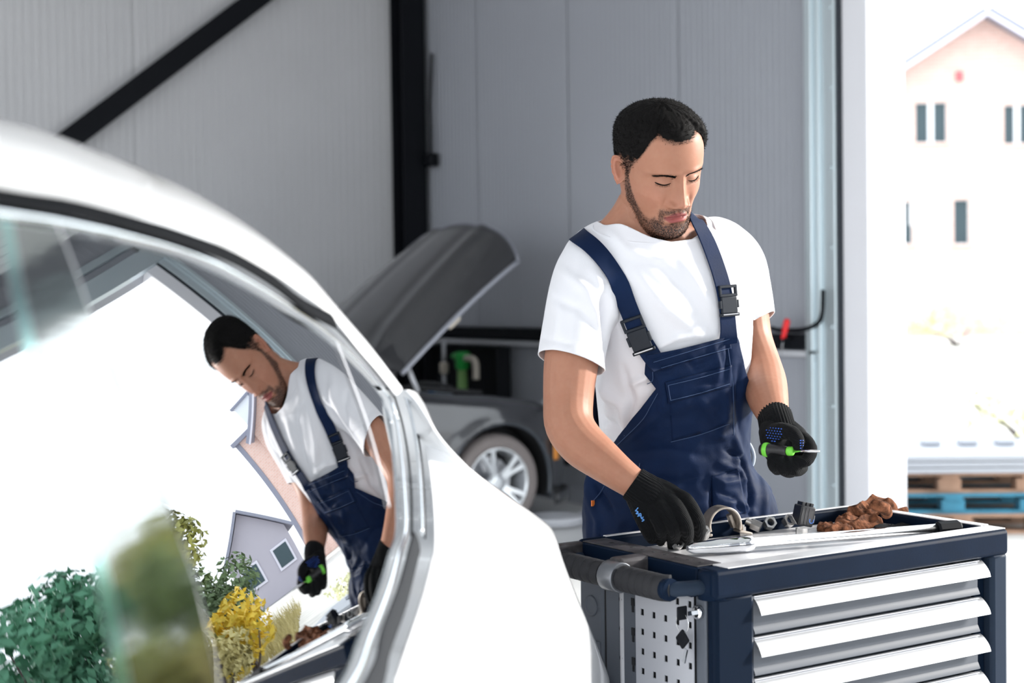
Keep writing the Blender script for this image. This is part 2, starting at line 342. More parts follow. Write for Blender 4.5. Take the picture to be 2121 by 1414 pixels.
for z0_, z1_ in ((.14, .36), (.40, .62), (.64, .735)):
    MB().rbox(U0+.001, U0+.006, V1-.066, V1-.01, z0_, z1_).build('recess_plate', M_GREYS, cart, bevel=.002)
# side: dark slot, grey strip, rounded rib with round holes, slotted strip, perforated sheet
MB().rbox(U0+.006, U0+.012, V0+.058, V1-.078, .12, .868).build('side_back', M_HOLE, cart)
MB().rbox(U0+.004, U0+.011, 2.262, 2.3035, .12, .868).build('side_strip', M_GREYS, cart, bevel=.002)
MB().tube([R(U0+.008, 2.2535, .12), R(U0+.008, 2.2535, .868)], .0075, 10).build('side_rib', M_LEDGE, cart)
dots = MB(); sl = MB()
for k in range(8):
    z_ = .858 - .055 * k - .03
    dots.revolve(R(U0+.0012, 2.2545, z_), DU, [(0, .0045), (.003, .0045)], 12)
    sl.rbox(U0+.001, U0+.0045, 2.213, 2.2215, z_ - .006, z_ + .008); sl.rbox(U0+.001, U0+.0045, 2.215, 2.2195, z_ - .018, z_ - .006)
dots.build('rib_holes', M_HOLE, cart, kind='stuff'); 
MB().rbox(U0+.003, U0+.010, 2.2055, 2.246, .12, .868).build('slotted_strip', M_GREYS, cart); sl.build('key_slots', M_HOLE, cart, kind='stuff')
pv0, pv1 = 2.0415, 2.206
ps = .0345; hole = .0095; vs_, cols = [], []
cols = [2.186 - .0338 * k for k in range(5)]
zs = [.852 - .0362 * k for k in range(20)]
gv = sorted(set([pv0, pv1] + [c + s * hole / 2 for c in cols for s in (-1, 1)])); gz = sorted(set([.125, .868] + [z + s * hole * .62 for z in zs for s in (-1, 1)]))
m = MB(); nv, nz = len(gv), len(gz); vs_ = [R(U0+.0015, a, b) for a in gv for b in gz]; fs = []
for i in range(nv - 1):
    for j in range(nz - 1):
        cv_, cz_ = (gv[i] + gv[i+1]) / 2, (gz[j] + gz[j+1]) / 2
        if any(abs(cv_ - c) < .001 for c in cols) and any(abs(cz_ - z) < .001 for z in zs): continue
        fs.append((i*nz+j, i*nz+j+1, (i+1)*nz+j+1, (i+1)*nz+j))
m.add(vs_, fs); m.build('perforated_panel', M_PERF, cart, solid=.0022, offset=1)
MB().rbox(U0+.0045, U0+.0058, pv0, pv1, .125, .868).build('panel_backing', M_HOLE, cart)
# drawers
dz = .0735
for k in range(10):
    zt = .866 - k * dz; u0_, u1_ = U0+.096, U1-.079
    if zt - dz < .12: break
    face = MB()
    prof = [(0, zt - .004), (0, zt - dz + .018), (-.001, zt - dz + .017), (-.006, zt - dz + .007), (-.006, zt - dz + .005), (.02, zt - dz + .005), (.02, zt - .004)]
    face.prism([R(u0_, V0 + .013 + a, b) for a, b in prof], DU * (u1_ - u0_))
    d_ = face.build('drawer', M_DRAW, cart, autosmooth=.5)
    h = MB(); hp = []
    for t in np.linspace(0, 1, 9): hp.append((.006 - .026 * math.sin(t * 1.35) / math.sin(1.35) , zt - .002 - .031 * t ** 1.25))
    ins = [(a + .0022, b - .0012) for a, b in hp]
    h.prism([R(u0_ + .001, V0 + .011 + a, b) for a, b in hp + ins[::-1]], DU * (u1_ - u0_ + .012))
    h.build('drawer_pull', M_ALU, d_, autosmooth=.6)
    MB().rbox(u0_, u1_, V0 + .008, V0 + .012, zt - .0035, zt - .002).build('pull_edge', M_LEDGE, d_)
# top frame: front, back, right rails and the end with the push handle
rim = .048
fr = MB(); fr.rbox(U0, U1, V0, V0 + rim, .868, TZ); fr.build('top_rail', M_NAVY, cart, bevel=.009, segs=3)
MB().rbox(U0, U1, V1 - .014, V1, .868, TZ + .004).build('top_rail', M_NAVY, cart, bevel=.006)
MB().rbox(U1 - .028, U1, V0 + rim, V1 - .026, .868, TZ + .002).build('top_rail', M_NAVY, cart, bevel=.006)
MB().rbox(U0, U0 + .058, V0 + rim, V1 - .014, .868, TZ).build('top_rail', M_NAVY, cart, bevel=.004)
MB().rbox(U0 + .002, U0 + .0575, V0 + rim + .001, V1 - .014, TZ - .0005, TZ + .002).build('end_cover', M_WORN, cart, bevel=.001, label='scuffed black cover of the end rail above the push handle')
MB().rbox(U0 + .058, U1 - .028, V0 + rim - .001, V1 - .026, .86, .897).build('tray', M_TRAY, cart)
for k in range(9):
    MB().rbox(U0 + .028, U0 + .036, V0 + .07 + k * .033, V0 + .078 + k * .033, TZ - .003, TZ + .0026).build('top_slot', M_HOLE, cart)
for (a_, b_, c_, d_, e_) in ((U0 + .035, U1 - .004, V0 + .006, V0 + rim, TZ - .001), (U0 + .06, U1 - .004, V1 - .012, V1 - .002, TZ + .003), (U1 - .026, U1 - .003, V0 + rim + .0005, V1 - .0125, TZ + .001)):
    MB().rbox(a_, b_, c_, d_, e_, e_ + .0026).build('rim_glare_strip', M_TRAY, cart, bevel=.001)  # tray-metal strips on the navy rails: glare of their tops put into colour
# corner blocks and handle
hx, hz = U0 - .060, .888
MB().revolve(R(U0 + .02, V0 + .03, .866), ZZ, [(0, .026), (.046, .026), (.052, .021)], 20).build('corner_cap', M_NAVY, cart)
path = [R(U0 + .004, V0 + .052, hz), R(hx + .016, V0 + .056, hz), R(hx + .002, V0 + .085, hz), R(hx, V0 + .12, hz)]
MB().tube(catmull([R(U0 + .01, V0 + .034, hz), R(U0 - .02, V0 + .036, hz), R(hx + .006, V0 + .05, hz), R(hx, V0 + .08, hz), R(hx, V0 + .2, hz), R(hx, V1 - .06, hz), R(hx + .008, V1 - .025, hz), R(U0 - .02, V1 - .014, hz), R(U0 + .01, V1 - .012, hz)], 60), .0135, 12).build('handle_bar', M_POST, cart, label='dark tubular push bar')
def grip(v0_, v1_, endfrom, endto):
    g = MB(); n = 6; L = v1_ - v0_
    P = []
    for t in np.linspace(0, 1, 49):
        fr_ = (t * n) % 1.0; r_ = .0235 - (.003 if (fr_ < .04 or fr_ > .96) and .02 < t < .98 else 0)
        P.append((R(hx + (endfrom * max(0, (.16 - t) / .16) ** 2 + endto * max(0, (t - .84) / .16) ** 2), v0_ + L * t, hz), r_))
    g.tube([p for p, r_ in P], [r_ for p, r_ in P], 16); return g.build('grip', M_GRIP, cart)
grip(V0 + .058, V0 + .178, .010, 0); grip(V0 + .232, V1 - .02, 0, .022)
MB().revolve(R(hx, V0 + .044, hz), DV, [(0, .019), (.014, .020)], 16).build('grip_collar', M_NAVY, cart)
MB().revolve(R(hx, V0 + .183, hz), DV, [(0, .026), (.003, .028), (.040, .028), (.043, .026)], 20).build('centre_clamp', mat('gunmetal', (.16, .17, .19), .35, metal=.7), cart)
m = MB(); m.rbox(hx, U0 + .02, V0 + .185, V0 + .224, hz - .012, TZ + .001); m.build('centre_bracket', M_WORN, cart, bevel=.006)
MB().rbox(hx - .004, U0 + .012, V1 - .016, V1 + .006, hz - .028, TZ).build('end_bracket', M_WORN, cart, bevel=.006)
MB().rbox(U0 - .012, U0 + .004, V0 + .05, V1 - .02, .868, .882).build('handle_well', M_NAVY, cart, bevel=.003)
# lock with keys (they hang in the lock: parts of the trolley)
lk = R(U0 + .003, V0 + .045, .842)
lock = MB().revolve(lk + DU * .002, -DU, [(0, .012), (.010, .012), (.012, .009)], 18).build('lock', M_CHROME, cart)
MB().box(lk - DU * .03 + DV * .012, (.022, .004, .024)).build('key_head', M_DARK, lock, bevel=.003)
MB().box(lk - DU * .014 + DV * .002, (.02, .003, .007)).build('key_blade', M_CHROME, lock)
k2 = R(U0 - .022, V0 + .062, .795)
key = MB().box(k2, (.006, .026, .026), (DU, unit(DV + ZZ), unit(ZZ - DV))).build('spare_key', M_DARK, cart, bevel=.004)
MB().box(k2 - ZZ * .028 - DV * .006, (.003, .007, .026), (DU, unit(DV + ZZ * .3), unit(ZZ - DV * .3))).build('blade', M_CHROME, key)
MB().tube([k2 + .017 * (math.cos(a) * unit(DV) + math.sin(a) * ZZ) + ZZ * .028 for a in np.linspace(0, 2 * math.pi, 20)], .0009, 6).build('key_ring', M_CHROME, key)
# base and castors
MB().rbox(U0 + .01, U1 - .01, V0 + .01, V1 - .01, .10, .135).build('base_frame', M_NAVY, cart, bevel=.008)
for uu in (U0 + .06, U1 - .06):
    for vv in (V0 + .05, V1 - .05):
        f_ = MB().rbox(uu - .03, uu + .03, vv - .022, vv - .019, .045, .1).rbox(uu - .03, uu + .03, vv + .019, vv + .022, .045, .1).rbox(uu - .03, uu + .03, vv - .022, vv + .022, .095, .101).build('castor', M_CHROME, cart)
        MB().revolve(R(uu, vv - .016, .05), DV, [(0, .04), (.002, .05), (.03, .05), (.032, .04)], 24).build('wheel', M_GRIP, f_)
# ---------------------------------------------------------------- things lying in the tray
TRZ = .897
M_NUT = mat('zinc_plated', (.52, .51, .50), .33, metal=.85, var=(60, .3))
M_CAST = mat('raw_cast_metal', (.42, .37, .32), .42, metal=.75, var=(18, .35), bump=(70, .3, .001))
def hexnut(px, py, axis, r=.0105, h=.013, label='', name='hex_nut', bore=.55):
    p = onplane(px, py, ZZ, TRZ + .008); A = unit(axis); B = unit(np.cross(A, (.2, .1, 1)) if abs(A[2]) < .9 else np.cross(A, (1, 0, 0))); Cc = np.cross(A, B)
    lo = min([float((A * h * s / 2 + r * (math.cos(a) * B + math.sin(a) * Cc))[2]) for s in (-1, 1) for a in np.arange(6) * math.pi / 3])
    p = R(p @ DU, min(p @ DV, 2.359), 0) + ZZ * (TRZ + .0004 - lo)
    m = MB(); hexr = lambda rr, hh: [p + A * hh + rr * (math.cos(a) * B + math.sin(a) * Cc) for a in np.arange(12) * math.pi / 6]
    def ring(rr, hh, hx_): return [p + A * hh + rr * (math.cos(math.pi/6) / math.cos((a % (math.pi/3)) - math.pi/6) if hx_ else 1.0) * (math.cos(a) * B + math.sin(a) * Cc) for a in np.arange(24) * math.pi / 12]
    if bore:
        m.loft([ring(r*bore, -h/2, 0), ring(r, -h/2, 1), ring(r, h/2, 1), ring(r*bore*1.1, h/2, 0), ring(r*bore, h/2 - .001, 0), ring(r*bore, -h/2, 0)], True, False, False)
    else:
        m.loft([ring(r, -h/2, 1), ring(r, h/2, 1), ring(r*.6, h/2, 0), ring(r*.6, h/2 + .012, 0)], True, True, False)
    return tag(m.build(name, M_NUT), label, 'nut' if bore else 'bolt')
hexnut(1561, 1094, (-.8, .3, .35), .0125, .02, 'zinc bolt head lying against the rear tray wall, first right of the ring clamp', 'hex_bolt', 0)
hexnut(1586, 1090, (.2, -.85, .42), .0135, .018, 'hollow zinc nut facing out, second right of the ring clamp')
hexnut(1627, 1085, (.25, -.85, .42), .0135, .018, 'hollow zinc nut tilted against the black relay')
hexnut(1660, 1107, (0.05, .1, 1), .0125, .02, 'upright zinc nut standing alone between the rod and the relay')
hexnut(1376, 1122, (-.5, -.6, .6), .010, .012, 'bright small nut on the tray edge below the gloved fist')
hexnut(1404, 1131, (.3, -.8, .5), .013, .012, 'shiny nut at the blunt end of the long steel rod')
hexnut(1456, 1112, (.1, -.6, .8), .014, .02, 'large zinc nut under the gloved fingertips beside the ring clamp')
# ring clamp: two half straps with ears
c = onplane(1497, 1112, ZZ, TRZ)
A = unit(np.array([.94, .34, 0.0])); B = unit(np.array([-.34, .94, 0])); rc = .034
t = thing('ring_clamp', c, 'arched metal pipe clamp standing beside the gloved hand', 'clamp')
def strap(off, wdt, r_):
    m = MB(); outer, inner = [], []
    for q in np.linspace(-.35, math.pi + .35, 25):
        k = A * math.cos(q) + ZZ * math.sin(q); outer.append(c + ZZ * .026 + k * (r_ + .0035)); inner.append(c + ZZ * .026 + k * (r_ - .0015))
    rings = []
    for o_, i_ in zip(outer, inner): rings.append([o_ + B * off, o_ + B * (off + wdt), i_ + B * (off + wdt), i_ + B * off])
    m.loft(rings, True, True, True); return m
strap(-.014, .036, rc).build('arch', M_CAST, t, bevel=.0015)
m = MB(); m.box(c + A * (rc + .012) + ZZ * .008, (.03, .03, .006), (unit(A - ZZ * .25), B, unit(ZZ + A * .25))); m.build('ear', M_CAST, t, bevel=.002)
m = MB(); m.box(c - A * (rc + .006) + ZZ * .008, (.02, .03, .006), (A, B, ZZ)); m.build('ear', M_CAST, t, bevel=.002)
m = MB(); m.box(c + A * (rc - .008) + ZZ * .03 + B * .012, (.008, .016, .03), (unit(A + ZZ * .4), B, unit(ZZ - A * .4))); m.build('lug', M_CAST, t, bevel=.002)
MB().revolve(c + A * (rc + .012) + ZZ * .0005, ZZ, [(0, .007), (.018, .007), (.018, .004), (.022, .004)], 6, smooth=False).build('bolt', M_NUT, t)
# long rod (socket bar) lying across the tray
a = onplane(1424, 1136, ZZ, TRZ + .016); b = onplane(1985, 1092, ZZ, TRZ + .018); d = unit(b - a); L = np.linalg.norm(b - a)
t = thing('breaker_bar', (a + b) / 2 * np.array([1, 1, 0]) + ZZ * TRZ, 'long polished steel rod lying along the front of the tray', 'tool')
MB().revolve(a, d, [(0, .006), (.012, .011), (.06, .0145), (.10, .0155), (.104, .0145), (.108, .0155), (.135, .0155), (.138, .0115), (L - .05, .0110)], 18).build('bar', M_CHROME, t)
MB().revolve(a + d * (L - .052), d, [(0, .012), (.004, .0155), (.05, .0155), (.056, .011)], 8, smooth=False).build('end_cap', M_DARK, t)
# relay
c = onplane(1664, 1078, ZZ, TRZ + .02) ; c = c * np.array([1, 1, 0]) + ZZ * (TRZ + .031)
X = unit(np.array([.92, .30, -.22])); Zr = unit(np.array([.25, .08, .96]) - X * (X @ np.array([.25, .08, .96]))); Y = np.cross(Zr, X)
M_RELAY = mat('relay_black', (.012, .013, .017), .38); M_BLUE = mat('blue_print', (.06, .22, .75), .5)
t = thing('relay', c * np.array([1, 1, 0]) + ZZ * TRZ, 'black plastic relay cube with a blue mark tilted on the nuts', 'relay')
MB().box(c, (.034, .034, .042), (X, Y, Zr)).build('housing', M_RELAY, t, bevel=.003)
m = MB(); 
for q in (-.012, -.004, .004): m.box(c - X * .001 + X * q - Y * .0172, (.003, .002, .034), (X, Y, Zr))
m.build('ribs', M_RELAY, t)
for q in (-.01, .0, .01): MB().box(c + Zr * .024 + X * q, (.007, .022, .008), (X, Y, Zr)).build('terminal', M_RELAY, t, bevel=.001)
m = MB(); o_ = c - Y * .0176 + X * .011 - Zr * .008
m.tube([o_ + X * .0045 * math.cos(q) + Zr * .0045 * math.sin(q) + (Zr * (.004 if abs(math.sin(q)) < .01 else 0)) for q in np.linspace(math.pi, 2 * math.pi, 10)], .0009, 6)
m.tube([o_ - X * .0045, o_ - X * .0045 + Zr * .004], .0009, 6); m.tube([o_ + X * .0045, o_ + X * .0045 + Zr * .004], .0009, 6); m.build('printed_mark', M_BLUE, t)
MB().box(c + X * .022 - Zr * .004, (.016, .018, .002), (Zr, Y, X)).build('tab', M_NUT, t, bevel=.001)
MB().box(c - X * .024 - Zr * .012, (.02, .02, .002), (unit(X - Zr), Y, unit(Zr + X))).build('tab', M_NUT, t, bevel=.001)
# leather work gloves, crumpled
M_LEATH = mat('brown_suede', (.145, .058, .030), .9, spec=.12, var=(75, .95, 8), bump=(70, .8, .006)); M_CUFF = mat('black_cuff', (.010, .010, .011), .85, spec=.1)
def ridged(x, y, seed):
    wx, wy = noise.noise((x * 14, y * 14, seed)) * .022, noise.noise((x * 14, y * 14, seed + 7)) * .022
    a = 1 - 2.1 * abs(noise.noise(((x + wx) * 17, (y + wy) * 30, seed + 3))); b = 1 - 2.1 * abs(noise.noise(((x + wx) * 42, (y + wy) * 60, seed + 11)))
    return max(0, .68 * a + .32 * b)
def rumpled(parent, name, mt, c, lx, ly, h, seed, rot=0.0, base=.0, n=70, m_=44, lift=None, edge=.3):
    """a flattened, folded piece of leather: closed skin with sharp creases"""
    ca, sa = math.cos(rot), math.sin(rot); A, B = DU * ca + DV * sa, DV * ca - DU * sa; top, bot = [], []
    for i in range(n):
        a = -1 + 2 * i / (n - 1); rt, rb_ = [], []
        wid = max(.02, 1 - abs(a) ** 5) * (1 + .16 * noise.noise((a * 2.2, seed, 1)))
        for j in range(m_):
            b = -1 + 2 * j / (m_ - 1); x, y = a * lx, b * ly * wid + ly * .22 * noise.noise((a * 1.8, seed, 5)); ed = (1 - b ** 4) ** .6 * (1 - abs(a) ** 8) ** .5
            z = base + (h * (.22 + .78 * ridged(x, y, seed)) + (lift(a, b) if lift else 0)) * ed
            p = c + A * x + B * y + ZZ * max(.0012, z); rt.append(p); rb_.append(c + A * x + B * y + ZZ * (max(.0006, base * .9 + (lift(a, b) * .6 * ed if lift else 0))))
        top.append(rt); bot.append(rb_)
    mb = MB(); mb.loft([t + b[::-1] for t, b in zip(top, bot)], True, True, True); return mb.build(name, mt, parent)
gt = lambda px, py, h: (lambda p: p * np.array([1, 1, 0]) + ZZ * (TRZ + h))(onplane(px, py, ZZ, TRZ + h))
g0 = gt(1768, 1092, 0)
t = thing('work_glove', g0, 'crumpled brown suede glove in the tray, black cuff towards the right end', 'glove', 'suede gloves in the tray')
rumpled(t, 'palm', M_LEATH, g0 + DU * .015, .058, .036, .027, 1.3, -.15)
for k, (dx, dy, r_, l_, s_) in enumerate(((-.062, -.020, -.28, .034, 2.1), (-.064, .004, -.05, .036, 3.2), (-.052, .028, .22, .030, 4.4))): rumpled(t, 'finger', M_LEATH, g0 + DU * dx + DV * dy, l_, .0125, .017, s_, r_, 0, 34, 20)
rumpled(t, 'cuff', M_CUFF, gt(1848, 1095, 0), .046, .026, .011, 5.0, -.1)
g1 = gt(1808, 1078, 0)
t = thing('work_glove', g1, 'second brown suede glove folded over the first, one fingertip sticking up', 'glove', 'suede gloves in the tray')
rumpled(t, 'palm', M_LEATH, g1, .066, .030, .026, 7.7, -.1, .018, lift=lambda a, b: .016 * math.exp(-((a - .35) / .4) ** 2))
for k, (dx, dy, r_, l_, s_) in enumerate(((-.060, .006, .1, .030, 8.1), (.058, -.016, -.5, .026, 9.2))): rumpled(t, 'finger', M_LEATH, g1 + DU * dx + DV * dy, l_, .012, .016, s_, r_, .012, 34, 20)
fp = MB(); P = catmull([gt(1836, 1062, .046), gt(1834, 1054, .056), gt(1824, 1048, .064), gt(1815, 1046, .066)], 14); fp.tube(P, [.013 + .0016 * noise.noise(V3(p * 120)) for p in P], 14, round_ends=True); fp.build('fingertip', M_LEATH, t, sub=1)
# ================================================================ white car close to the lens (its side glass mirrors the gate)
AX = np.array([math.sin(math.radians(8.4)), math.cos(math.radians(8.4)), 0]); NX = np.array([AX[1], -AX[0], 0])
CP = W(500, 715, 1.45)
GB = (-0.0422, -0.4626, -0.0557, -0.0401, -0.4517)              # side glass: leaning and barrelled surface
def gsurf(s, h): return GB[0]*s + GB[1]*h + GB[2]*s*s + GB[3]*s*h + GB[4]*h*h
def carp(s, h, r): return CP + AX*s + NX*r + ZZ*h
def gpt(s, h, off=0.0):
    rs = GB[0] + 2*GB[2]*s + GB[3]*h; rh = GB[1] + GB[3]*s + 2*GB[4]*h
    return carp(s, h, gsurf(s, h)) + unit(NX - rs*AX - rh*ZZ) * off
def gpx(px, py):
    d = ray(px, py); t = ((CP - CO) @ NX) / (d @ NX)
    for _ in range(30):
        q = CO + d*t - CP; s, h, r = q @ AX, q[2], q @ NX
        rs = GB[0] + 2*GB[2]*s + GB[3]*h; rh = GB[1] + GB[3]*s + 2*GB[4]*h
        t -= (r - gsurf(s, h)) / (d @ NX - rs*(d @ AX) - rh*d[2])
    q = CO + d*t - CP; return np.array([q @ AX, q[2]])
def rpx(px, py, r):
    d = ray(px, py); t = ((CP + NX*r - CO) @ NX) / (d @ NX); q = CO + d*t - CP; return np.array([q @ AX, q[2], r])
M_WHITE = mat('white_car_paint', (.86, .87, .89), .28, coat=1.0)
M_GLASS = mat('mirroring_tinted_glass', (.39, .40, .41), .0, metal=1)
M_PILLAR = mat('gloss_black_pillar', (.34, .355, .35), .06, metal=1, stretch=(1, 1, 14), bump=(5, .035, .01))
M_TEAL = mat('teal_glass_edge', (.40, .62, .60), .12, metal=1)
M_CHR = mat('chrome_trim', (.80, .84, .88), .10, metal=1)
M_RUB = mat('window_rubber', (.0018, .0024, .004), .6, spec=.06)
M_BAND = mat('grey_seal_band', (.022, .024, .028), .7, spec=.1)
car = thing('white_car', carp(.1, -CP[2], -.62), 'white car in front at the side, mirror-like side window framed in chrome', 'car')
up_px = [(0,432),(127,471),(331,516),(424,550),(509,592),(594,647),(645,673),(719,740),(795,826),(812,872)]
lo_px = [(710,1413),(743,1330),(790,1216),(810,1145),(824,1102),(823,1026),(817,930),(812,872)]
UP = np.array([(-1.3, .085), (-.8, .108)] + [tuple(gpx(*q)) for q in up_px]); LO = np.array([(-1.3, -.35), (-.8, -.348), (-.35, -.335)] + [tuple(gpx(*q)) for q in lo_px])
def smooth_curve(C, n): return catmull(C, n)
UPC, LOC = smooth_curve(UP, 140), smooth_curve(LO, 140)
# the glass: rows across from the upper to the lower edge; cut into front window, pillar and rear window
def bound_at(line, h):                     # s of a dividing line at height h
    L = np.array([gpx(*q) for q in line]); o = np.argsort(L[:, 1]); L = L[o]; return float(np.interp(h, L[:, 1], L[:, 0]))
l1 = [(8,432),(36,600),(68,750),(140,960),(212,1185),(255,1413)]; l2 = [(122,470),(187,647),(268,850),(360,1080),(405,1200),(452,1413)]
def pane(name, mt, fa, fb, n=60, m_=60, off=0.0):
    mb = MB(); rows = []
    hs = np.linspace(-.347, .1105, n)
    for h in hs:
        sa, sb = fa(h), fb(h); rows.append([(lerp(sa, sb, t), h) for t in np.linspace(0, 1, m_)])
    P = []
    for row in rows:
        r_ = []
        for s, h in row:
            hu = float(np.interp(s, UPC[:, 0], UPC[:, 1])); hl = float(np.interp(s, LOC[:, 0], LOC[:, 1])); r_.append(gpt(s, min(max(h, hl - .002), hu + .002), off))
        P.append(r_)
    mb.grid(P); return mb.build(name, mt, car)
iu, il = np.argmax(UPC[:, 0]), np.argmax(LOC[:, 0])
def rear_lim(h):                           # rearmost s at height h
    u_ = float(np.interp(-h, -UPC[60:, 1], UPC[60:, 0])); k = LOC[60:]; l_ = float(np.interp(h, k[:, 1], k[:, 0])); 
    return u_ if h > UPC[-1, 1] else max(l_, -.2)
def b1(h): return bound_at(l1, h)
def b2(h): return bound_at(l2, h)
pane('rear_window', M_GLASS, lambda h: b2(h) + .002, lambda h: max(rear_lim(h), b2(h) + .01), 90, 90)
pane('pillar_cover', M_PILLAR, lambda h: b1(h) + .010, lambda h: b2(h) - .002, 70, 30)
pane('glass_edge', M_TEAL, lambda h: b1(h) - .010, lambda h: b1(h) + .009, 60, 6)
pane('front_window', M_GLASS, lambda h: -1.28, lambda h: b1(h) - .011, 50, 50)
# strips
def strip(name, px, mt, w0, w1, off=.004, flat=.35, front=None, n=60, lab=None):
    C = [tuple(gpx(*q)) for q in px]
    if front: C = list(front) + C
    C = smooth_curve(np.array(C), n); P = [gpt(s, h, off) for s, h in C]
    mb = MB(); rings = []
    for i in range(n):
        t_ = unit(P[min(i+1, n-1)] - P[max(i-1, 0)]); N = unit(gpt(C[i][0], C[i][1], off + .01) - P[i]); B = np.cross(t_, N); w_ = lerp(w0, w1, i / (n-1)) / 2
        rings.append([P[i] + B*w_*math.cos(a) + N*w_*flat*math.sin(a) for a in np.linspace(0, 2*math.pi, 10, endpoint=False)])
    mb.loft(rings); return mb.build(name, mt, car, label=lab)
fU = [(-1.3, .092), (-.8, .115)]; fL = [(-1.3, -.356), (-.8, -.354), (-.35, -.341)]
strip('chrome_upper_trim', [(2,442),(127,462),(331,507),(424,540),(509,583),(594,635),(650,672),(722,733),(800,822),(818,872)], M_CHR, .012, .010, .004, .4, fU)
strip('chrome_lower_trim', [(724,1413),(756,1330),(797,1225),(818,1150),(832,1104),(830,1026),(823,940),(812,868),(800,826)], M_CHR, .016, .011, .005, .4, fL)
strip('roof_gasket', [(0,424),(144,446),(300,486),(361,504),(467,543),(552,592),(615,640),(676,672)], M_RUB, .013, .023, .009, .3, [(-1.3, .103), (-.8, .128)])
strip('chrome_corner_trim', [(826,823),(840,875),(851,940),(856,1020),(858,1108)], M_CHR, .010, .011, .010, .5)
strip('pillar_gap', [(676,672),(705,701),(738,738),(776,783),(808,826)], M_RUB, .007, .006, .006, .3)
strip('pillar_gap', [(812,824),(828,880),(840,950),(846,1030),(846,1110)], M_RUB, .008, .008, .004, .3)
strip('pillar_gap', [(836,822),(852,875),(863,940),(869,1020),(870,1112)], M_BAND, .007, .010, .006, .3)
strip('belt_seal', [(770,1413),(792,1330),(828,1232),(846,1165),(857,1124)], M_BAND, .042, .030, .0035, .22, [(-1.3, -.385), (-.8, -.384), (-.35, -.372)])
q_ = strip('quarter_light_bar', [(690,700),(722,780),(762,892),(803,1050)], M_LEDGE, .007, .007, .002, .25)
# white roof rail and roof skin
ra = smooth_curve(np.array([(-1.3, .115, -.045), (-.8, .136, -.055)] + [tuple(gpx(*q)) + (0,) for q in [(0,416),(144,438),(300,474),(361,492),(467,525),(552,568),(615,610),(684,664),(735,729),(775,775),(813,824)]]), 80)
ra[:, 2] = [gsurf(s, h) + .006 for s, h in ra[:, :2]]
sil = smooth_curve(np.array([(-1.3, .175, -.17), (-.8, .19, -.17)] + [tuple(rpx(*q)) for q in [(0,246,-.155),(150,292,-.15),(300,352,-.14),(400,403,-.13),(500,466,-.115),(600,548,-.09),(700,645,-.05),(760,706,-.025),(838,806,.0)]]), 80)
rows = []
for A_, S_ in zip(ra, sil):
    mid = (A_ + S_) / 2 + np.array([0, .012, .012]) * min(1, np.linalg.norm(S_ - A_) / .1)
    w_ = np.linalg.norm(S_ - A_)
    cen = np.array([S_[0] + .02, S_[1] + .035, -.62]); q3 = lerp(S_, cen, .22) + np.array([0, .014, 0])
    rows.append([A_, lerp(A_, mid, .5) + np.array([0, .002, .005]) * min(1, w_ / .1), mid, lerp(mid, S_, .6) + np.array([0, .005, .0]) * min(1, w_/.1), S_, q3, lerp(S_, cen, .6) + np.array([0, .014, 0]), cen])
def car_sheet(rows, name, mt=None, flip=False):
    mb = MB(); mb.grid([[carp(*q) for q in r] for r in rows], True)
    mb.grid([[carp(q[0], q[1], -1.24 - q[2]) for q in r] for r in rows], True)
    return mb.build(name, mt or M_WHITE, car, solid=.003, sub=1)
car_sheet(rows, 'roof')
# rear quarter: from the window frame out to the hip
S3 = smooth_curve(np.array([tuple(gpx(*q)) for q in [(836,814),(850,850),(864,920),(874,1000),(879,1121),(870,1163),(852,1230),(817,1330),(788,1413)]]), 60)
Bp = smooth_curve(np.array([tuple(rpx(*q)) for q in [(838,806,.0),(867,840,.02),(905,902,.045),(971,968,.08),(1052,1030,.115),(1114,1073,.14),(1148,1104,.155),(1170,1169,.185),(1195,1235,.205),(1233,1326,.222),(1267,1413,.232)]]), 60)
# pair by share of the way down so rows stay roughly level
def resample(C, n, key): 
    k = (C[:, key] - C[0, key]) / (C[-1, key] - C[0, key]); return np.array([[np.interp(t, k, C[:, i]) for i in range(C.shape[1])] for t in np.linspace(0, 1, n)])
rows = []
for i in range(60):
    s, h = S3[i]; A_ = np.array([s, h, gsurf(s, h) + .012]); B_ = Bp[i]; ln = np.linalg.norm(B_ - A_); r_ = []
    for t in np.linspace(0, 1, 14):
        q = lerp(A_, B_, t); q[2] += .022 * math.sin(math.pi * t ** .8) * min(1, ln / .3); r_.append(q)
    wd = min(1.0, ln / .25)
    e1 = B_ + np.array([.05, 0, -.006]) * wd; e2 = B_ + np.array([.13, -.01, -.07]) * wd; e3 = np.array([B_[0] + .20 * wd + .03, B_[1] - .01, lerp(B_[2], -.62, .35)]); e4 = np.array([B_[0] + .25 * wd + .05, B_[1] - .01, -.62])
    rows.append(r_ + [e1, e2, e3, e4])
# crease on the flank, lower body, door skin, sill
last = rows[-1]; low = [last]
for f, (dh, dr) in enumerate(((-.14, .0), (-.30, -.005), (-.48, -.03), (-.62, -.09))):
    low.append([np.array([q[0], q[1] * (1 - (f + 1) / 4) + (-.55) * 0 + (-1.10) * ((f + 1) / 4), q[2] + (dr if k < 16 else 0)]) for k, q in enumerate(last)])
car_sheet(rows + low[1:], 'rear_quarter')
dr_ = []
for h_, r0_ in ((None, .012), (-.46, .155), (-.6, .185), (-.8, .185), (-1.0, .14), (-1.1, .09)):
    row = []
    for s in np.linspace(-1.3, -.0, 24):
        hl = float(np.interp(s, LOC[:, 0], LOC[:, 1])) - .045
        row.append((s, hl, gsurf(s, hl) + .012) if h_ is None else (s, h_, r0_))
    dr_.append(row)
car_sheet(dr_, 'door_skin')
tr = MB()
def arc(px, r): return [carp(*rpx(*q, r_)) for q, r_ in zip(px, r)]
M_CREASE = mat('panel_gap_grey', (.30, .31, .34), .5)
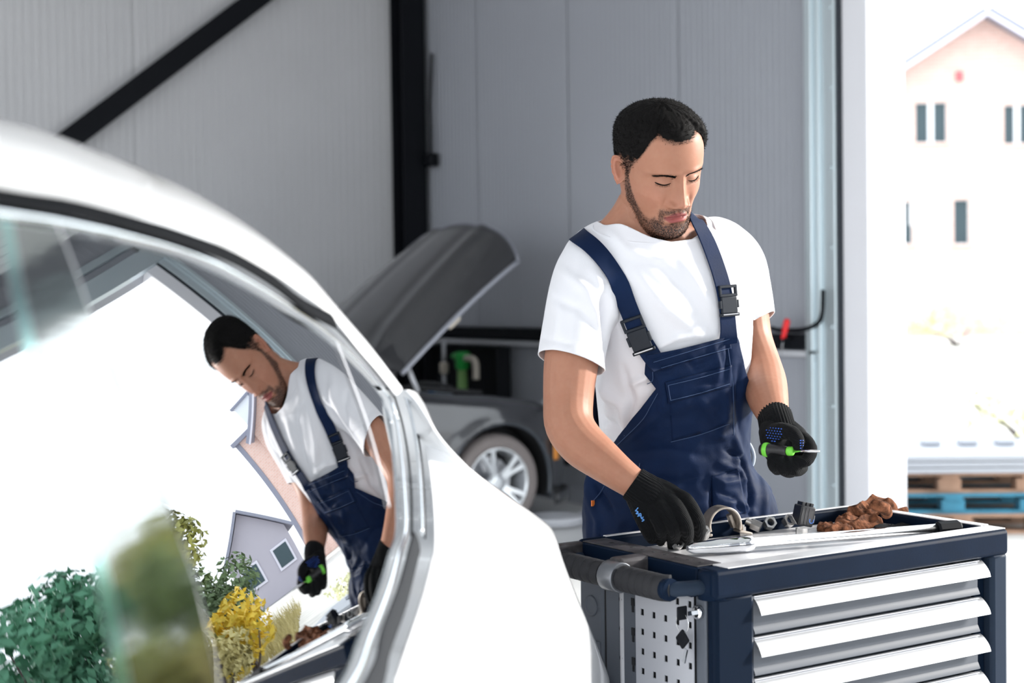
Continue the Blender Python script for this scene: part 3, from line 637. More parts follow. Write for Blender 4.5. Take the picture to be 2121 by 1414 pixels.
# rear wheel and lamp (behind the hip)
wc = carp(.62, .34 - CP[2], .10)
w_ = MB().revolve(wc, NX, [(-.16, .20), (-.16, .31), (-.13, .34), (.05, .34), (.08, .31), (.08, .22)], 40).build('wheel', M_GRIP, car)
MB().revolve(wc, NX, [(-.1, .22), (.06, .22), (.05, .19), (.02, .06), (.03, .0)], 30).build('rim', M_ALU, w_)
# ================================================================ grey car with its bonnet up
M_GREY = mat('grey_metallic_paint', (.036, .037, .043), .28, metal=.25, coat=.8)
M_LINER = mat('arch_liner', (.012, .012, .014), .8)
M_TYRE = mat('tyre_rubber', (.23, .20, .195), .8)
M_RIM = mat('alloy_rim', (.78, .80, .83), .25, metal=.6)
M_UNDER = mat('bonnet_underside', (.035, .036, .042), .45, coat=.3)
M_EDGE = mat('bonnet_edge', (.33, .34, .39), .35, metal=.4)
M_LENS = mat('headlamp_lens', (.80, .84, .88), .08, metal=.5, coat=1)
M_AMBER = mat('amber_marker', (.95, .36, .06), .3)
fw = onplane(1037, 1003, DV, 7.46); FU, FZ = float(fw @ DU), float(fw[2]); WR = .29; FZ = WR
VN, VC = 7.42, 8.26
car2 = thing('grey_car', R(FU - 1.3, VC, 0), 'grey car parked along the wall with its bonnet raised', 'car')
def G(x, y, z): return R(FU + x, y, z)
zt = lambda x: float(np.interp(x, [-1.1, -.9, -.5, -.2, 0, .2, .35, .46, .57, .66, .74], [.90, .885, .845, .815, .80, .775, .75, .715, .66, .58, .48]))
vs = lambda x: float(np.interp(x, [-1.1, -.5, -.3, 0, .25, .37, .48, .57, .65, .70, .74], [7.50, 7.475, 7.45, 7.425, 7.44, 7.475, 7.53, 7.61, 7.72, 7.88, 8.08]))
AR = .358
def side_rows(mir):
    rows = []; f = (lambda y: 2 * VC - y) if mir else (lambda y: y)
    for x in np.concatenate([np.linspace(-1.1, -.45, 12), np.linspace(-.42, .42, 44), np.linspace(.45, .74, 16)]):
        v_, z_ = vs(x), zt(x); col = []
        for k, zz in enumerate(np.linspace(.20, z_ - .09, 26)):
            b_ = .018 * math.exp(-((zz - .60) / .12) ** 2) - .03 * max(0, (.35 - zz) / .15) ** 2
            dist = math.hypot(x, zz - FZ); flare = .022 * math.exp(-((dist - AR) / .05) ** 2)
            col.append((x, v_ - b_ - flare + .02, zz))
        for t in np.linspace(.15, 1, 10):
            a_ = t * math.pi / 2; col.append((x, v_ + .012 + .17 * (1 - math.cos(a_)), z_ - .09 + .09 * math.sin(a_)))
        col.append((x, v_ + .24, z_ - .004)); rows.append([(q[0], f(q[1]), q[2]) for q in col])
    return rows
for mir, nm in ((0, 'fender'), (1, 'fender')):
    rows = side_rows(mir); mb = MB(); n = len(rows[0]); V_ = []; 
    for r in rows:
        for (x, y, z) in r:
            d_ = math.hypot(x, z - FZ)
            if d_ < AR and d_ > AR - .03: x, z = x * AR / d_, FZ + (z - FZ) * AR / d_
            V_.append((x, y, z))
    fs = []
    for i in range(len(rows) - 1):
        for j in range(n - 1):
            idx = (i*n+j, i*n+j+1, (i+1)*n+j+1, (i+1)*n+j)
            if sum(math.hypot(V_[k][0], V_[k][2] - FZ) < AR - .001 for k in idx) > 0: continue
            fs.append(idx)
    mb.add([G(*q) for q in V_], fs, True); mb.build(nm, M_GREY, car2, solid=.004)
    f = (lambda y: 2 * VC - y) if mir else (lambda y: y); sg = -1 if mir else 1
    ar = MB(); P = [G(AR * math.cos(a), f(vs(AR * math.cos(a)) + .0), FZ + AR * math.sin(a)) for a in np.linspace(-.25, math.pi + .25, 48)]
    ar.tube(P, .014, 8); ar.build('arch_lip', mat('arch_trim', (.06, .07, .085), .35), car2)
    ln = MB(); ln.loft([[G(AR * math.cos(a), f(yy), FZ + AR * math.sin(a)) for a in np.linspace(-.3, math.pi + .3, 30)] for yy in (7.45, 7.72)], closed=False, caps=False)
    ln.add([G(0, f(7.72), FZ)] + [G(AR * math.cos(a), f(7.72), FZ + AR * math.sin(a)) for a in np.linspace(-.3, math.pi + .3, 30)], [(0, k, k+1) for k in range(1, 30)])
    ln.build('arch_liner', M_LINER, car2)
    wc = G(0, f(7.475), FZ)
    w_ = MB().revolve(wc, DV * sg, [(.20, .21), (.20, .29), (.18, WR - .006), (.15, WR), (.05, WR), (.022, WR - .008), (.006, .268), (0, .245), (.004, .213), (.012, .208)], 56, caps=False).build('wheel', M_TYRE, car2)
    MB().revolve(wc, DV * sg, [(.012, .21), (.004, .208), (.004, .198), (.02, .192), (.15, .185), (.19, .185)], 48, caps=False).build('rim', M_RIM, w_)
    MB().revolve(wc + DV * sg * .12, DV * sg, [(0, .15), (.012, .15)], 30).build('brake_disc', M_STEEL, w_)
    MB().revolve(wc + DV * sg * .014, DV * sg, [(0, .022), (.0, .052), (.02, .056), (.05, .05)], 24).build('hub', M_RIM, w_)
    for k in range(5):
        sp = MB(); a0 = math.pi / 2 + .35 + k * 2 * math.pi / 5
        for da in (-.16, .16):
            p = []
            for rr, dy, wd in ((.035, .022, .016), (.12, .012, .014), (.20, .006, .015)):
                a_ = a0 + da * (rr / .20) ** .5 * 1.15; e = np.array([math.cos(a_), math.sin(a_)]); tn = np.array([-e[1], e[0]])
                q = lambda rad, lat, y: wc + DU * (e[0]*rad + tn[0]*lat) + ZZ * (e[1]*rad + tn[1]*lat) + DV * sg * y
                p.append([q(rr, -wd, dy), q(rr, wd, dy), q(rr, wd * .8, dy + .03), q(rr, -wd * .8, dy + .03)])
            sp.loft(p, True, True, False)
        sp.build('spoke', M_RIM, w_, bevel=.003)
    # headlamp and marker
    hl = MB(); P = []
    for t in np.linspace(0, 1, 9):
        x = lerp(.37, .64, t); P.append([G(x, f(vs(x) - .012 + .10 * k + .02), lerp(zt(x) - .028 - .085 * math.sin(min(1, t * 1.3 + .15) * math.pi / 2), zt(x) + .004, k)) for k in np.linspace(0, 1, 5)])
    hl.grid(P); hl.build('headlamp', M_LENS, car2, solid=.012, offset=1)
    mk = MB(); mk.grid([[G(x, f(vs(x) - .010), zz) for x in (.385, .41, .437)] for zz in np.linspace(.40, .63, 6)]); mk.build('side_marker', M_AMBER, car2, solid=.008, offset=1)
bp = MB(); rows = []
for x, z0_, z1_ in ((.80, .17, .48), (.83, .22, .40), (.80, .15, .18)): pass
fr_ = []
for zz in np.linspace(.16, .60, 12):
    row = []
    for k in np.linspace(0, 1, 21):
        x = .80 - .0 * k; yv = lerp(8.04, 2 * VC - 8.04, k); row.append((.735 + .05 * math.sin(k * math.pi) - .25 * max(0, zz - .45) ** 1.3, yv, zz))
    fr_.append(row)
bp.grid([[G(*q) for q in r] for r in fr_]); bp.build('front_bumper', M_GREY, car2, solid=.01)
lp = MB(); lp.grid([[G(x + .02, vs(x) - .005, z_) for x in np.linspace(.40, .735, 12)] for z_ in (.13, .20)]); lp.build('bumper_lip', M_GREY, car2, solid=.02)
MB().box(G(.785, VC, .36), (.02, .8, .12)).build('lower_grille', M_LINER, car2, bevel=.01)
# engine bay
MB().rbox(FU - .85, FU + .60, 7.68, 2 * VC - 7.68, .50, .66).build('engine_bay', M_LINER, car2)
MB().rbox(FU - .95, FU - .88, 7.62, 2 * VC - 7.62, .5, .88).build('bulkhead', M_LINER, car2, bevel=.02)
m = MB(); m.rbox(FU - .45, FU + .15, 7.95, 8.5, .66, .80); m.build('engine_cover', M_DARK, car2, bevel=.03)
m = MB(); m.rbox(FU - .36, FU - .16, 7.70, 7.86, .66, .825); m.build('coolant_tank', mat('milky_plastic', (.55, .65, .75), .4), car2, bevel=.02)
MB().revolve(G(-.26, 7.78, .82), ZZ, [(0, .03), (.02, .03), (.022, .026)], 16).build('tank_cap', mat('blue_cap', (.05, .25, .6), .4), car2)
m = MB(); m.tube(catmull([G(-.75, 7.66, .84), G(-.5, 7.66, .865), G(-.25, 7.65, .84), G(0, 7.66, .81)], 20), .016, 8); m.build('bay_seal', M_LINER, car2)
m = MB(); m.tube(catmull([G(-.55, 7.8, .8), G(-.4, 7.75, .88), G(-.2, 7.72, .86), G(-.05, 7.8, .78)], 20), .012, 8); m.build('hose', M_LINER, car2)
# bonnet, hinged at the windscreen
h0 = onplane(828, 772, DV, 7.52); h1 = onplane(1079, 520, DV, 7.56)
HU, HZ = float(h0 @ DU), float(h0[2]); ang = math.atan2(float(h1[2]) - HZ, float(h1 @ DU) - HU); HL = math.hypot(float(h1[2]) - HZ, float(h1 @ DU) - HU)
ex = DU * math.cos(ang) + ZZ * math.sin(ang); ez = -DU * math.sin(ang) + ZZ * math.cos(ang)
def bon(t, k, off=0.0):
    """t along from hinge to nose, k -1..1 across"""
    L = HL - .06 + .215 * (1 - abs(k) ** 3.2)
    x = t * L; wv = lerp(.84, .80, t ** 2); crown = (.15 * (1 - k * k) + .012 * math.exp(-((abs(k) - .5 + .12 * t) / .06) ** 2) - .008 * math.exp(-((abs(k) - .36 + .12 * t) / .06) ** 2)) * (.55 + .45 * t) * min(1, t * 4) ** .5 + .015 * math.sin(t * math.pi) - .02 * t ** 4
    return R(HU, VC + .085 + wv * k) + ZZ * HZ + ex * x + ez * (crown + off)
bn = MB(); bn.grid([[bon(t, k) for k in np.linspace(-1, 1, 41)] for t in np.linspace(0, 1, 31)]); bn.build('bonnet_skin', M_GREY, car2, solid=.004)
def under(t, k):
    e = max(abs(k), abs(2 * t - 1)); d_ = .024
    for kc, ww in ((-.52, .05), (.0, .06), (.52, .05)): d_ -= .016 * math.exp(-((k - kc * (1.25 - .5 * t)) / ww) ** 2) * (1 if .12 < t < .88 else 0)
    if e > .93: d_ = .006
    return bon(t, k, -d_)
bn = MB(); bn.grid([[under(t, k) for k in np.linspace(-.985, .985, 81)] for t in np.linspace(.01, .99, 51)]); bn.build('bonnet_liner', M_UNDER, car2)
eg = MB(); eg.tube([bon(t, -1, -.008) for t in np.linspace(0, 1, 24)], .013, 8, flat=1.0); eg.build('bonnet_edge', M_EDGE, car2)
eg = MB(); eg.tube([bon(1, k, -.006) for k in np.linspace(-1, 1, 30)], .010, 8); eg.build('bonnet_nose', M_EDGE, car2)
q0, q1 = bon(.40, -.99, -.03), bon(.47, -.99, -.03)
eg = MB(); eg.tube([q0, q1], .014, 8, round_ends=True); eg.build('bump_stop', M_CREAM, car2)
st = MB(); st.tube([onplane(845, 762, DV, 7.6), onplane(866, 812, DV, 7.6)], .014, 8); st.build('gas_strut', M_LEDGE, car2)
# cabin and tail (mostly hidden behind the white car)
secs = [(-.95, .905, .91, .72, .80), (-1.10, .985, .91, .70, .81), (-1.35, 1.17, .91, .64, .825), (-1.65, 1.335, .91, .59, .83), (-2.0, 1.405, .915, .57, .83), (-2.4, 1.42, .92, .565, .83), (-2.8, 1.375, .935, .57, .83), (-3.2, 1.25, .95, .60, .825), (-3.55, 1.08, .955, .66, .81), (-3.78, .97, .93, .70, .78), (-3.88, .86, .80, .72, .74)]
SX = np.array(secs)[::-1]
def sec(x): return [float(np.interp(x, SX[:, 0], SX[:, k])) for k in range(1, 5)]
def flank(x, t):
    """side glass line: t 0 at the belt, 1 at the roof edge -> half width, height"""
    top, belt, hw, bw = sec(x); return lerp(bw - .035, hw + .03, t) + .018 * math.sin(math.pi * t), lerp(belt, top - .05, t)
def half(x):
    top, belt, hw, bw = sec(x); P = [(bw - .06, .20), (bw - .015, .24), (bw + .012, .40), (bw + .016, .58), (bw, .74), (bw - .012, belt - .035), (bw - .035, belt)]
    P += [flank(x, t) for t in (.25, .5, .75, 1)] + [(hw - .03, top - .018), (hw - .16, top - .002), (hw * .4, top + .012), (0, top + .016)]; return P
rings = []
for x in np.concatenate([np.linspace(-.95, -3.78, 40), [-3.84, -3.88]]):
    h_ = half(x); rings.append([G(x, VC - a, b) for a, b in h_] + [G(x, VC + a, b) for a, b in h_[::-1][1:]])
m = MB(); m.loft(rings, True, True, True); m.build('cabin', M_GREY, car2, autosmooth=.6)
M_DGL = mat('dark_side_glass', (.015, .018, .022), .05, spec=.6)
for sg in (-1, 1):
    for xa, xb, ta, tb in ((-1.42, -2.18, .06, .93), (-2.26, -3.02, .06, .93)):
        P = []
        for t in np.linspace(ta, tb, 7):
            row = []
            for k in np.linspace(0, 1, 13):
                x = lerp(xa - .16 * t * (xa > -2), xb + .14 * t * (xa < -2), k); a_, b_ = flank(x, t); row.append(G(x, VC + sg * (a_ + .006), b_))
            P.append(row)
        m = MB(); m.grid(P); m.build('side_window', M_DGL, car2, solid=.004, offset=0)
    for x in (-1.22, -2.22, -3.08):
        m = MB(); m.tube([G(x, VC + sg * (a + .002), b) for a, b in half(x)[1:7]], .004, 6); m.build('door_gap', M_LINER, car2)
    for x in (-2.02, -2.9): MB().box(G(x, VC + sg * .845, .80), (.16, .018, .022)).build('door_handle', M_GREY, car2, bevel=.006)
    yy = VC + sg * .842; P = [G(-2.95 + .36 * math.cos(a), yy, FZ + .36 * math.sin(a)) for a in np.linspace(-.2, math.pi + .2, 36)]
    m = MB(); m.add([G(-2.95, yy, FZ)] + P, [(0, k, k + 1) for k in range(1, 36)]); m.build('arch_liner', M_LINER, car2, solid=.006)
    m = MB(); m.tube(P, .014, 8); m.build('arch_lip', M_GREY, car2)
    wc = G(-2.95, VC + sg * .868, FZ); w_ = MB().revolve(wc, -DV * sg, [(.20, .20), (.19, .28), (.17, WR), (.03, WR), (.008, WR - .015), (0, .25), (.006, .21)], 48, caps=False).build('wheel', M_TYRE, car2)
    MB().revolve(wc, -DV * sg, [(.004, .21), (.0, .20), (.02, .185), (.03, .06), (.02, .045), (.018, .0)], 40).build('rim', M_RIM, w_)
    m = MB(); m.ellipsoid(G(-1.18, VC + sg * .93, .965), (.09, .11, .065), (DU, DV, ZZ)); m.build('door_mirror', M_GREY, car2)
m = MB(); m.grid([[G(x, VC + k * (sec(x)[2] - .03), sec(x)[0] + .022 - .02 * k * k) for k in np.linspace(-1, 1, 9)] for x in np.linspace(-1.0, -1.68, 8)]); m.build('windscreen', M_DGL, car2, solid=.004)
m = MB(); m.grid([[G(x, VC + k * (sec(x)[2] - .05), sec(x)[0] + .022 - .02 * k * k) for k in np.linspace(-1, 1, 9)] for x in np.linspace(-2.95, -3.6, 8)]); m.build('rear_screen', M_DGL, car2, solid=.004)
hc_ = onplane(1150, 1082, ZZ, .018)
m = MB(); m.tube([hc_ + (.17 + .012 * (a / 6.28)) * (math.cos(a) * DU + math.sin(a) * DV) + ZZ * .020 * (a / 6.28) for a in np.linspace(0, 4 * math.pi, 80)] , .016, 8); tag(m.build('hose_coil', M_LEDGE), 'grey hose coiled on the pale floor in front of the grey car', 'hose')
# ================================================================ the mechanic
rng = random.Random(11); nrs = np.random.RandomState(7)
YAW = math.radians(25); FW = np.array([math.sin(YAW), -math.cos(YAW), 0]); LF = np.array([math.cos(YAW), math.sin(YAW), 0])   # facing, his left
def mesh_arrays(me):
    n = len(me.vertices); V = np.empty(n * 3); me.vertices.foreach_get('co', V)
    return V.reshape(-1, 3), [tuple(p.vertices) for p in me.polygons]
def tmp_obj(mbs):
    me = bpy.data.meshes.new('tmp'); v, f = [], []
    for m in (mbs if isinstance(mbs, list) else [mbs]):
        o = len(v); v += m.v; f += [tuple(i + o for i in q) for q in m.f]
    me.from_pydata(v, [], f); me.update(); b = bmesh.new(); b.from_mesh(me); bmesh.ops.recalc_face_normals(b, faces=b.faces); b.to_mesh(me); b.free()
    o = bpy.data.objects.new('tmp', me); COL.objects.link(o); return o
def voxel(mbs, size, smooth=4, fac=.5):
    o = tmp_obj(mbs); r_ = o.modifiers.new('r', 'REMESH'); r_.mode = 'VOXEL'; r_.voxel_size = size; r_.adaptivity = 0
    if smooth: s_ = o.modifiers.new('s', 'SMOOTH'); s_.iterations = smooth; s_.factor = fac
    dg = bpy.context.evaluated_depsgraph_get(); ev_ = o.evaluated_get(dg); me = ev_.to_mesh(); V, F_ = mesh_arrays(me); V = V.copy(); ev_.to_mesh_clear()
    me0 = o.data; bpy.data.objects.remove(o); bpy.data.meshes.remove(me0); return V, F_
def normals(V, F_):
    N = np.zeros_like(V); Q = np.array([f if len(f) == 4 else (f[0], f[1], f[2], f[2]) for f in F_])
    fn = np.cross(V[Q[:, 2]] - V[Q[:, 0]], V[Q[:, 3]] - V[Q[:, 1]])
    tri = Q[:, 2] == Q[:, 3]
    if tri.any(): fn[tri] = np.cross(V[Q[tri, 1]] - V[Q[tri, 0]], V[Q[tri, 2]] - V[Q[tri, 0]])
    for k in range(4): np.add.at(N, Q[:, k], fn)
    return N / (np.linalg.norm(N, axis=1)[:, None] + 1e-12)
def clip(V, F_, g):
    """keep the part of the mesh where g >= 0, with a clean cut edge"""
    V = list(map(np.array, V)); out = []; cache = {}; keepv = g >= 0
    def cut(a, b):
        k = (min(a, b), max(a, b))
        if k not in cache: t = g[a] / (g[a] - g[b]); cache[k] = len(V); V.append(V[a] * (1 - t) + V[b] * t)
        return cache[k]
    for f in F_:
        s = [keepv[i] for i in f]
        if all(s): out.append(f); continue
        if not any(s): continue
        q = []
        for i in range(len(f)):
            a, b = f[i], f[(i + 1) % len(f)]
            if keepv[a]: q.append(a)
            if keepv[a] != keepv[b]: q.append(cut(a, b))
        if len(q) >= 3: out.append(tuple(q))
    used = sorted({i for f in out for i in f}); mp = {i: k for k, i in enumerate(used)}
    return np.array([V[i] for i in used]), [tuple(mp[i] for i in f) for f in out]
def pix(V):
    d = V - CO; z = d @ _f; return np.stack([CXP + FPX * (d @ CR) / z, CYP - FPX * (d @ CU) / z], 1)
def folds(V, F_, strokes, facing=True):
    """press and raise folds along lines drawn on the cloth: (points, width px, height m)"""
    N = normals(V, F_); P = pix(V); D = np.zeros(len(V)); vis = np.clip((N @ np.array([0, -1.0, .1])) * 3, 0, 1) if facing else 1
    for pts, w, h in strokes:
        pts = np.array(pts, float); best = np.full(len(V), 1e9); tt = np.zeros(len(V)); m = len(pts) - 1
        for i in range(m):
            a, b = pts[i], pts[i + 1]; ab = b - a; t = np.clip(((P - a) @ ab) / (ab @ ab), 0, 1); d = np.linalg.norm(P - a - t[:, None] * ab, axis=1)
            k = d < best; best[k] = d[k]; tt[k] = (i + t[k]) / m
        D += h * np.exp(-(best / w) ** 2) * np.sin(np.clip(tt * .9 + .05, 0, 1) * math.pi) ** .6
    return V + N * (D * vis)[:, None]
def cloth_noise(V, F_, amp, sc, seed, stretch=(1, 1, 1), ridged=True):
    N = normals(V, F_); S = np.array(stretch); D = np.empty(len(V))
    for i, p in enumerate(V):
        q = p * S * sc
        a = noise.noise((q[0] + seed, q[1], q[2])); b = noise.noise((q[0] * 2.1 + seed, q[1] * 2.1 + 5, q[2] * 2.1))
        D[i] = (1 - 2 * abs(a)) * .7 + b * .3 if ridged else a * .8 + b * .3
    return V + N * (D * amp)[:, None]
def from_arrays(name, V, F_, mt, parent, label=None, solid=0, offset=-1, sub=0, colattr=None, kind=None):
    me = bpy.data.meshes.new(name); loc = ROOTLOC.get(parent.name, np.zeros(3)) if parent else np.zeros(3)
    me.from_pydata((np.asarray(V) - loc).tolist(), [], [tuple(map(int, f)) for f in F_]); me.polygons.foreach_set('use_smooth', [True] * len(me.polygons)); me.update()
    for m in (mt if isinstance(mt, (list, tuple)) else [mt]): me.materials.append(m)
    if colattr is not None:
        for nm, arr in colattr.items():
            if arr.ndim == 1: a = me.attributes.new(nm, 'FLOAT', 'POINT'); a.data.foreach_set('value', arr.astype(np.float32))
            else: a = me.attributes.new(nm, 'FLOAT_COLOR', 'POINT'); a.data.foreach_set('color', np.concatenate([arr, np.ones((len(arr), 1))], 1).astype(np.float32).ravel())
    o = bpy.data.objects.new(name, me); COL.objects.link(o)
    if parent: o.parent = parent; ROOTLOC[o.name] = loc
    if solid: md = o.modifiers.new('solid', 'SOLIDIFY'); md.thickness = solid; md.offset = offset
    if sub: md = o.modifiers.new('sub', 'SUBSURF'); md.levels = sub; md.render_levels = sub
    return tag(o, label, kind=kind)
def bvh_of(V, F_): return BVHTree.FromPolygons([V3(p) for p in V], [list(map(int, f)) for f in F_])
# ---------------------------------------------------------------- torso sections
SEC = [(1410,1180,3.31,.185,.140),(1408,1110,3.31,.192,.145),(1406,1040,3.30,.190,.145),(1392,960,3.29,.144,.134),(1390,880,3.27,.146,.127),(1394,800,3.25,.160,.127),(1392,720,3.23,.167,.130),
       (1387,640,3.21,.175,.130),(1378,580,3.20,.178,.122),(1369,535,3.19,.172,.106),(1360,500,3.18,.150,.090),(1352,474,3.17,.115,.078),(1346,450,3.155,.082,.070),(1343,425,3.145,.064,.064)]
SC_ = np.array([list(W(p, y, Z)) + [a, b] for p, y, Z, a, b in SEC]); SC_ = SC_[np.argsort(SC_[:, 2])]
def tsec(z): return np.array([np.interp(z, SC_[:, 2], SC_[:, k]) for k in range(5)])
def torso_rings(grow=0.0, z0=None, z1=None, n=48, m=60, e=.85):
    zs = np.linspace(SC_[0, 2] if z0 is None else z0, SC_[-1, 2] if z1 is None else z1, m); cur = catmull(SC_, 200); cur = cur[np.argsort(cur[:, 2])]; rings = []
    for z in zs:
        c = [np.interp(z, cur[:, 2], cur[:, k]) for k in range(5)]; ring = []
        for t in np.linspace(0, 2 * math.pi, n, endpoint=False):
            s, k = math.sin(t), math.cos(t); sx = math.copysign(abs(s) ** e, s); kx = math.copysign(abs(k) ** e, k)
            bb = c[4] + grow; 
            ring.append(np.array([c[0], c[1], z]) + LF * (c[3] + grow) * sx + FW * bb * kx)
        rings.append(ring)
    return rings
def theta_z(V):
    c = np.stack([np.interp(V[:, 2], SC_[:, 2], SC_[:, k]) for k in range(5)], 1); d = V - np.stack([c[:, 0], c[:, 1], V[:, 2]], 1)
    return np.degrees(np.arctan2(d @ LF / c[:, 3], d @ FW / c[:, 4])), V[:, 2]
def chain(pts, n=24):
    """(px, py, Z, radius) -> smooth path and radii"""
    A = np.array([list(W(p, y, Z)) + [r] for p, y, Z, r in pts]); C = catmull(A, n); return C[:, :3], C[:, 3]
def limb(pts, n=24, k=18, round_ends=True):
    P, r = chain(pts, n); return MB().tube(P, r, k, round_ends=round_ends)
# ---------------------------------------------------------------- head
HS = 1.12
hc = W(1366, 340, 3.11)
hy_, hp_, hr_ = math.radians(22.5), math.radians(25.5), math.radians(9.5)
_F0 = np.array([math.sin(hy_), -math.cos(hy_), 0]); _L0 = np.array([math.cos(hy_), math.sin(hy_), 0])
HF = _F0 * math.cos(hp_) - ZZ * math.sin(hp_); HU = ZZ * math.cos(hp_) + _F0 * math.sin(hp_)
HLx = _L0 * math.cos(hr_) + HU * math.sin(hr_); HUz = HU * math.cos(hr_) - _L0 * math.sin(hr_)
SHR = .07
def hw(q): return hc + HS * (HLx * (q[0] + SHR * min(0.0, q[2])) + HF * q[1] + HUz * q[2])
def hl(V): d = (V - hc) / HS; z = d @ HUz; return np.stack([d @ HLx - SHR * np.minimum(0, z), d @ HF, z], 1)
ZT = [-.122,-.117,-.110,-.100,-.090,-.082,-.074,-.066,-.058,-.046,-.030,-.012,.004,.020,.040,.058,.076,.091,.101,.106,.1085]
YF = [.050,.072,.083,.090,.0885,.0865,.0885,.0885,.0895,.0875,.0855,.0865,.0885,.0935,.0930,.0885,.0800,.0580,.0340,.012,.0]
YB = [-.018,-.028,-.038,-.048,-.055,-.060,-.063,-.067,-.070,-.076,-.084,-.091,-.096,-.098,-.098,-.094,-.083,-.064,-.041,-.018,-.001]
WD = [.020,.031,.0395,.0470,.0520,.0548,.0568,.0588,.0606,.0636,.0668,.0692,.0704,.0712,.0716,.0700,.0640,.0510,.0340,.015,.001]
YC = [.035,.030,.022,.014,.008,.004,.002,.0,-.002,-.004,-.006,-.008,-.009,-.010,-.010,-.009,-.007,-.005,-.004,-.003,-.001]
def G2(x, z, cx, cz, sx, sz): return math.exp(-((x - cx) / sx) ** 2 - ((z - cz) / sz) ** 2)
def headpt(t, z, feat=True):
    yf, yb, w, yc = [float(np.interp(z, ZT, k)) for k in (YFs, YBs, WDs, YCs)]
    s, k = math.sin(t), math.cos(t)
    e = .86 if k > 0 else .95
    x = w * math.copysign(abs(s) ** e, s); y = yc + ((yf - yc) if k > 0 else (yc - yb)) * math.copysign(abs(k) ** (e if k > 0 else .95), k)
    if not feat or k <= -.2: return np.array([x, y, z])
    ax_ = abs(x); d = 0.0
    # brow, sockets, lids
    d += .0050 * G2(ax_, z, .026, .0180, .020, .0060) - .0115 * G2(ax_, z, .029, .005, .0155, .0095) - .004 * G2(ax_, z, .012, .004, .007, .010)
    d += .0092 * G2(ax_, z, .0300, .0020, .0120, .0074) - .0020 * G2(ax_, z, .0300, .0108, .013, .0016) - .0018 * G2(ax_, z, .0300, -.0075, .012, .0022)
    d += .0040 * G2(ax_, z, .046, -.026, .016, .013) - .0045 * G2(ax_, z, .043, -.060, .013, .018) + .003 * G2(ax_, z, .034, -.036, .012, .012)
    # nose: bridge, tip, wings, underside
    br = np.interp(z, [-.0510, -.0475, -.0430, -.036, -.027, -.017, -.005, .008, .017], [0, .007, .0225, .0265, .0235, .0180, .0120, .0070, .0])
    sw = np.interp(z, [-.049, -.040, -.029, -.012, .008], [.0135, .0122, .0100, .0080, .0088])
    d += br * math.exp(-(ax_ / sw) ** 2) + .0125 * G2(ax_, z, .0150, -.0415, .0066, .0060) - .0035 * G2(ax_, z, .0230, -.040, .0035, .008)
    d -= .0035 * G2(ax_, z, .0065, -.0495, .0035, .0022)
    # lips
    lz = -.0665 + .0022 * (ax_ / .024) ** 2 * -1
    lw = math.exp(-(ax_ / .0205) ** 4)
    d += (.0050 * math.exp(-((z - (lz + .0050 - .0022 * (ax_ / .02) ** 2)) / .0042) ** 2) + .0066 * math.exp(-((z - (lz - .0062)) / .0050) ** 2) - .0040 * math.exp(-((z - lz) / .0015) ** 2)) * lw
    d -= .0022 * G2(ax_, z, .025, -.0665, .0045, .0045) + .0012 * G2(ax_, z, 0, -.0545, .003, .005) + .0038 * G2(ax_, z, 0, -.0835, .016, .0042)
    d += .0040 * G2(ax_, z, 0, -.1015, .014, .010) - .0022 * G2(ax_, z, .027, -.050, .004, .012)
    d *= min(1, max(0, (k + .2) / .5))
    n = unit(np.array([x * .35, y, 0])); return np.array([x, y, z]) + n * d
ZTOP = .1085
def _sm(y):
    c = catmull(np.stack([ZT, y, np.zeros(len(y))], 1), 400); return np.interp(ZT, c[:, 0], c[:, 1])
_cz = {k: catmull(np.stack([ZT, y, np.zeros(len(y))], 1), 400) for k, y in (('f', YF), ('b', YB), ('w', WD), ('c', YC))}
ZT0 = ZT; ZT = np.linspace(-.122, ZTOP, 300)
YFs, YBs, WDs, YCs = [np.interp(ZT, _cz[k][:, 0], _cz[k][:, 1]) for k in 'fbwc']
def fthetas(n):
    u_ = np.linspace(-1, 1, n, endpoint=False); return math.pi * np.sign(u_) * np.abs(u_) ** 1.45
hz_ = np.concatenate([np.linspace(-.122, -.09, 22)[:-1], np.linspace(-.09, .02, 120)[:-1], np.linspace(.02, .092, 40)[:-1], np.linspace(.092, ZTOP, 16)])
HT = fthetas(190)
head = MB(); head.loft([[hw(headpt(t, z)) for t in HT] for z in hz_], True, True, True)
HV, HFc = np.array(head.v), list(head.f)
def ear(side):
    m = MB(); c = np.array([side * .0690, -.012, -.002]); out = unit(np.array([side * .92, .38, 0])); fwd = unit(np.array([-side * .38, .92, 0])); up_ = unit(np.array([0, -.34, 1.0])); rings = []
    for rho in (0, .25, .45, .6, .72, .82, .9, .97, 1.0, .97, .85):
        ring = []
        for a in np.linspace(0, 2 * math.pi, 36, endpoint=False):
            ca, sa = math.cos(a), math.sin(a); ex_ = .0150 * (1 + .10 * sa); ez_ = .0268 * (1 + (.02 if sa > 0 else .0)); p = c + fwd * ex_ * ca * rho * (1.0 - .42 * max(0, -sa) ** 1.5) + up_ * ez_ * sa * rho
            back = len(rings) >= 9; front = max(0, ca)
            h = .004 + (.0115 - .006 * front) * (1 if back else np.interp(rho, [0, .3, .5, .62, .75, .86, .95, 1], [-.25, -.2, .25, .62, .30, .90, 1.05, .85])) - (.005 if back else 0) - .007 * front * rho
            if not back and .5 < rho < .8 and ca < 0: h += .0015
            ring.append(hw(p + out * h))
        rings.append(ring)
    last = [hw(c + fwd * .013 * math.cos(a) + up_ * .025 * math.sin(a) - out * .010) for a in np.linspace(0, 2 * math.pi, 36, endpoint=False)]
    m.loft(rings[1:] + [last], True, True, True); return m
ears = [ear(-1), ear(1)]
he_v, he_f = list(HV), list(HFc)
for e_ in ears: o_ = len(he_v); he_v += e_.v; he_f += [tuple(i + o_ for i in f) for f in e_.f]
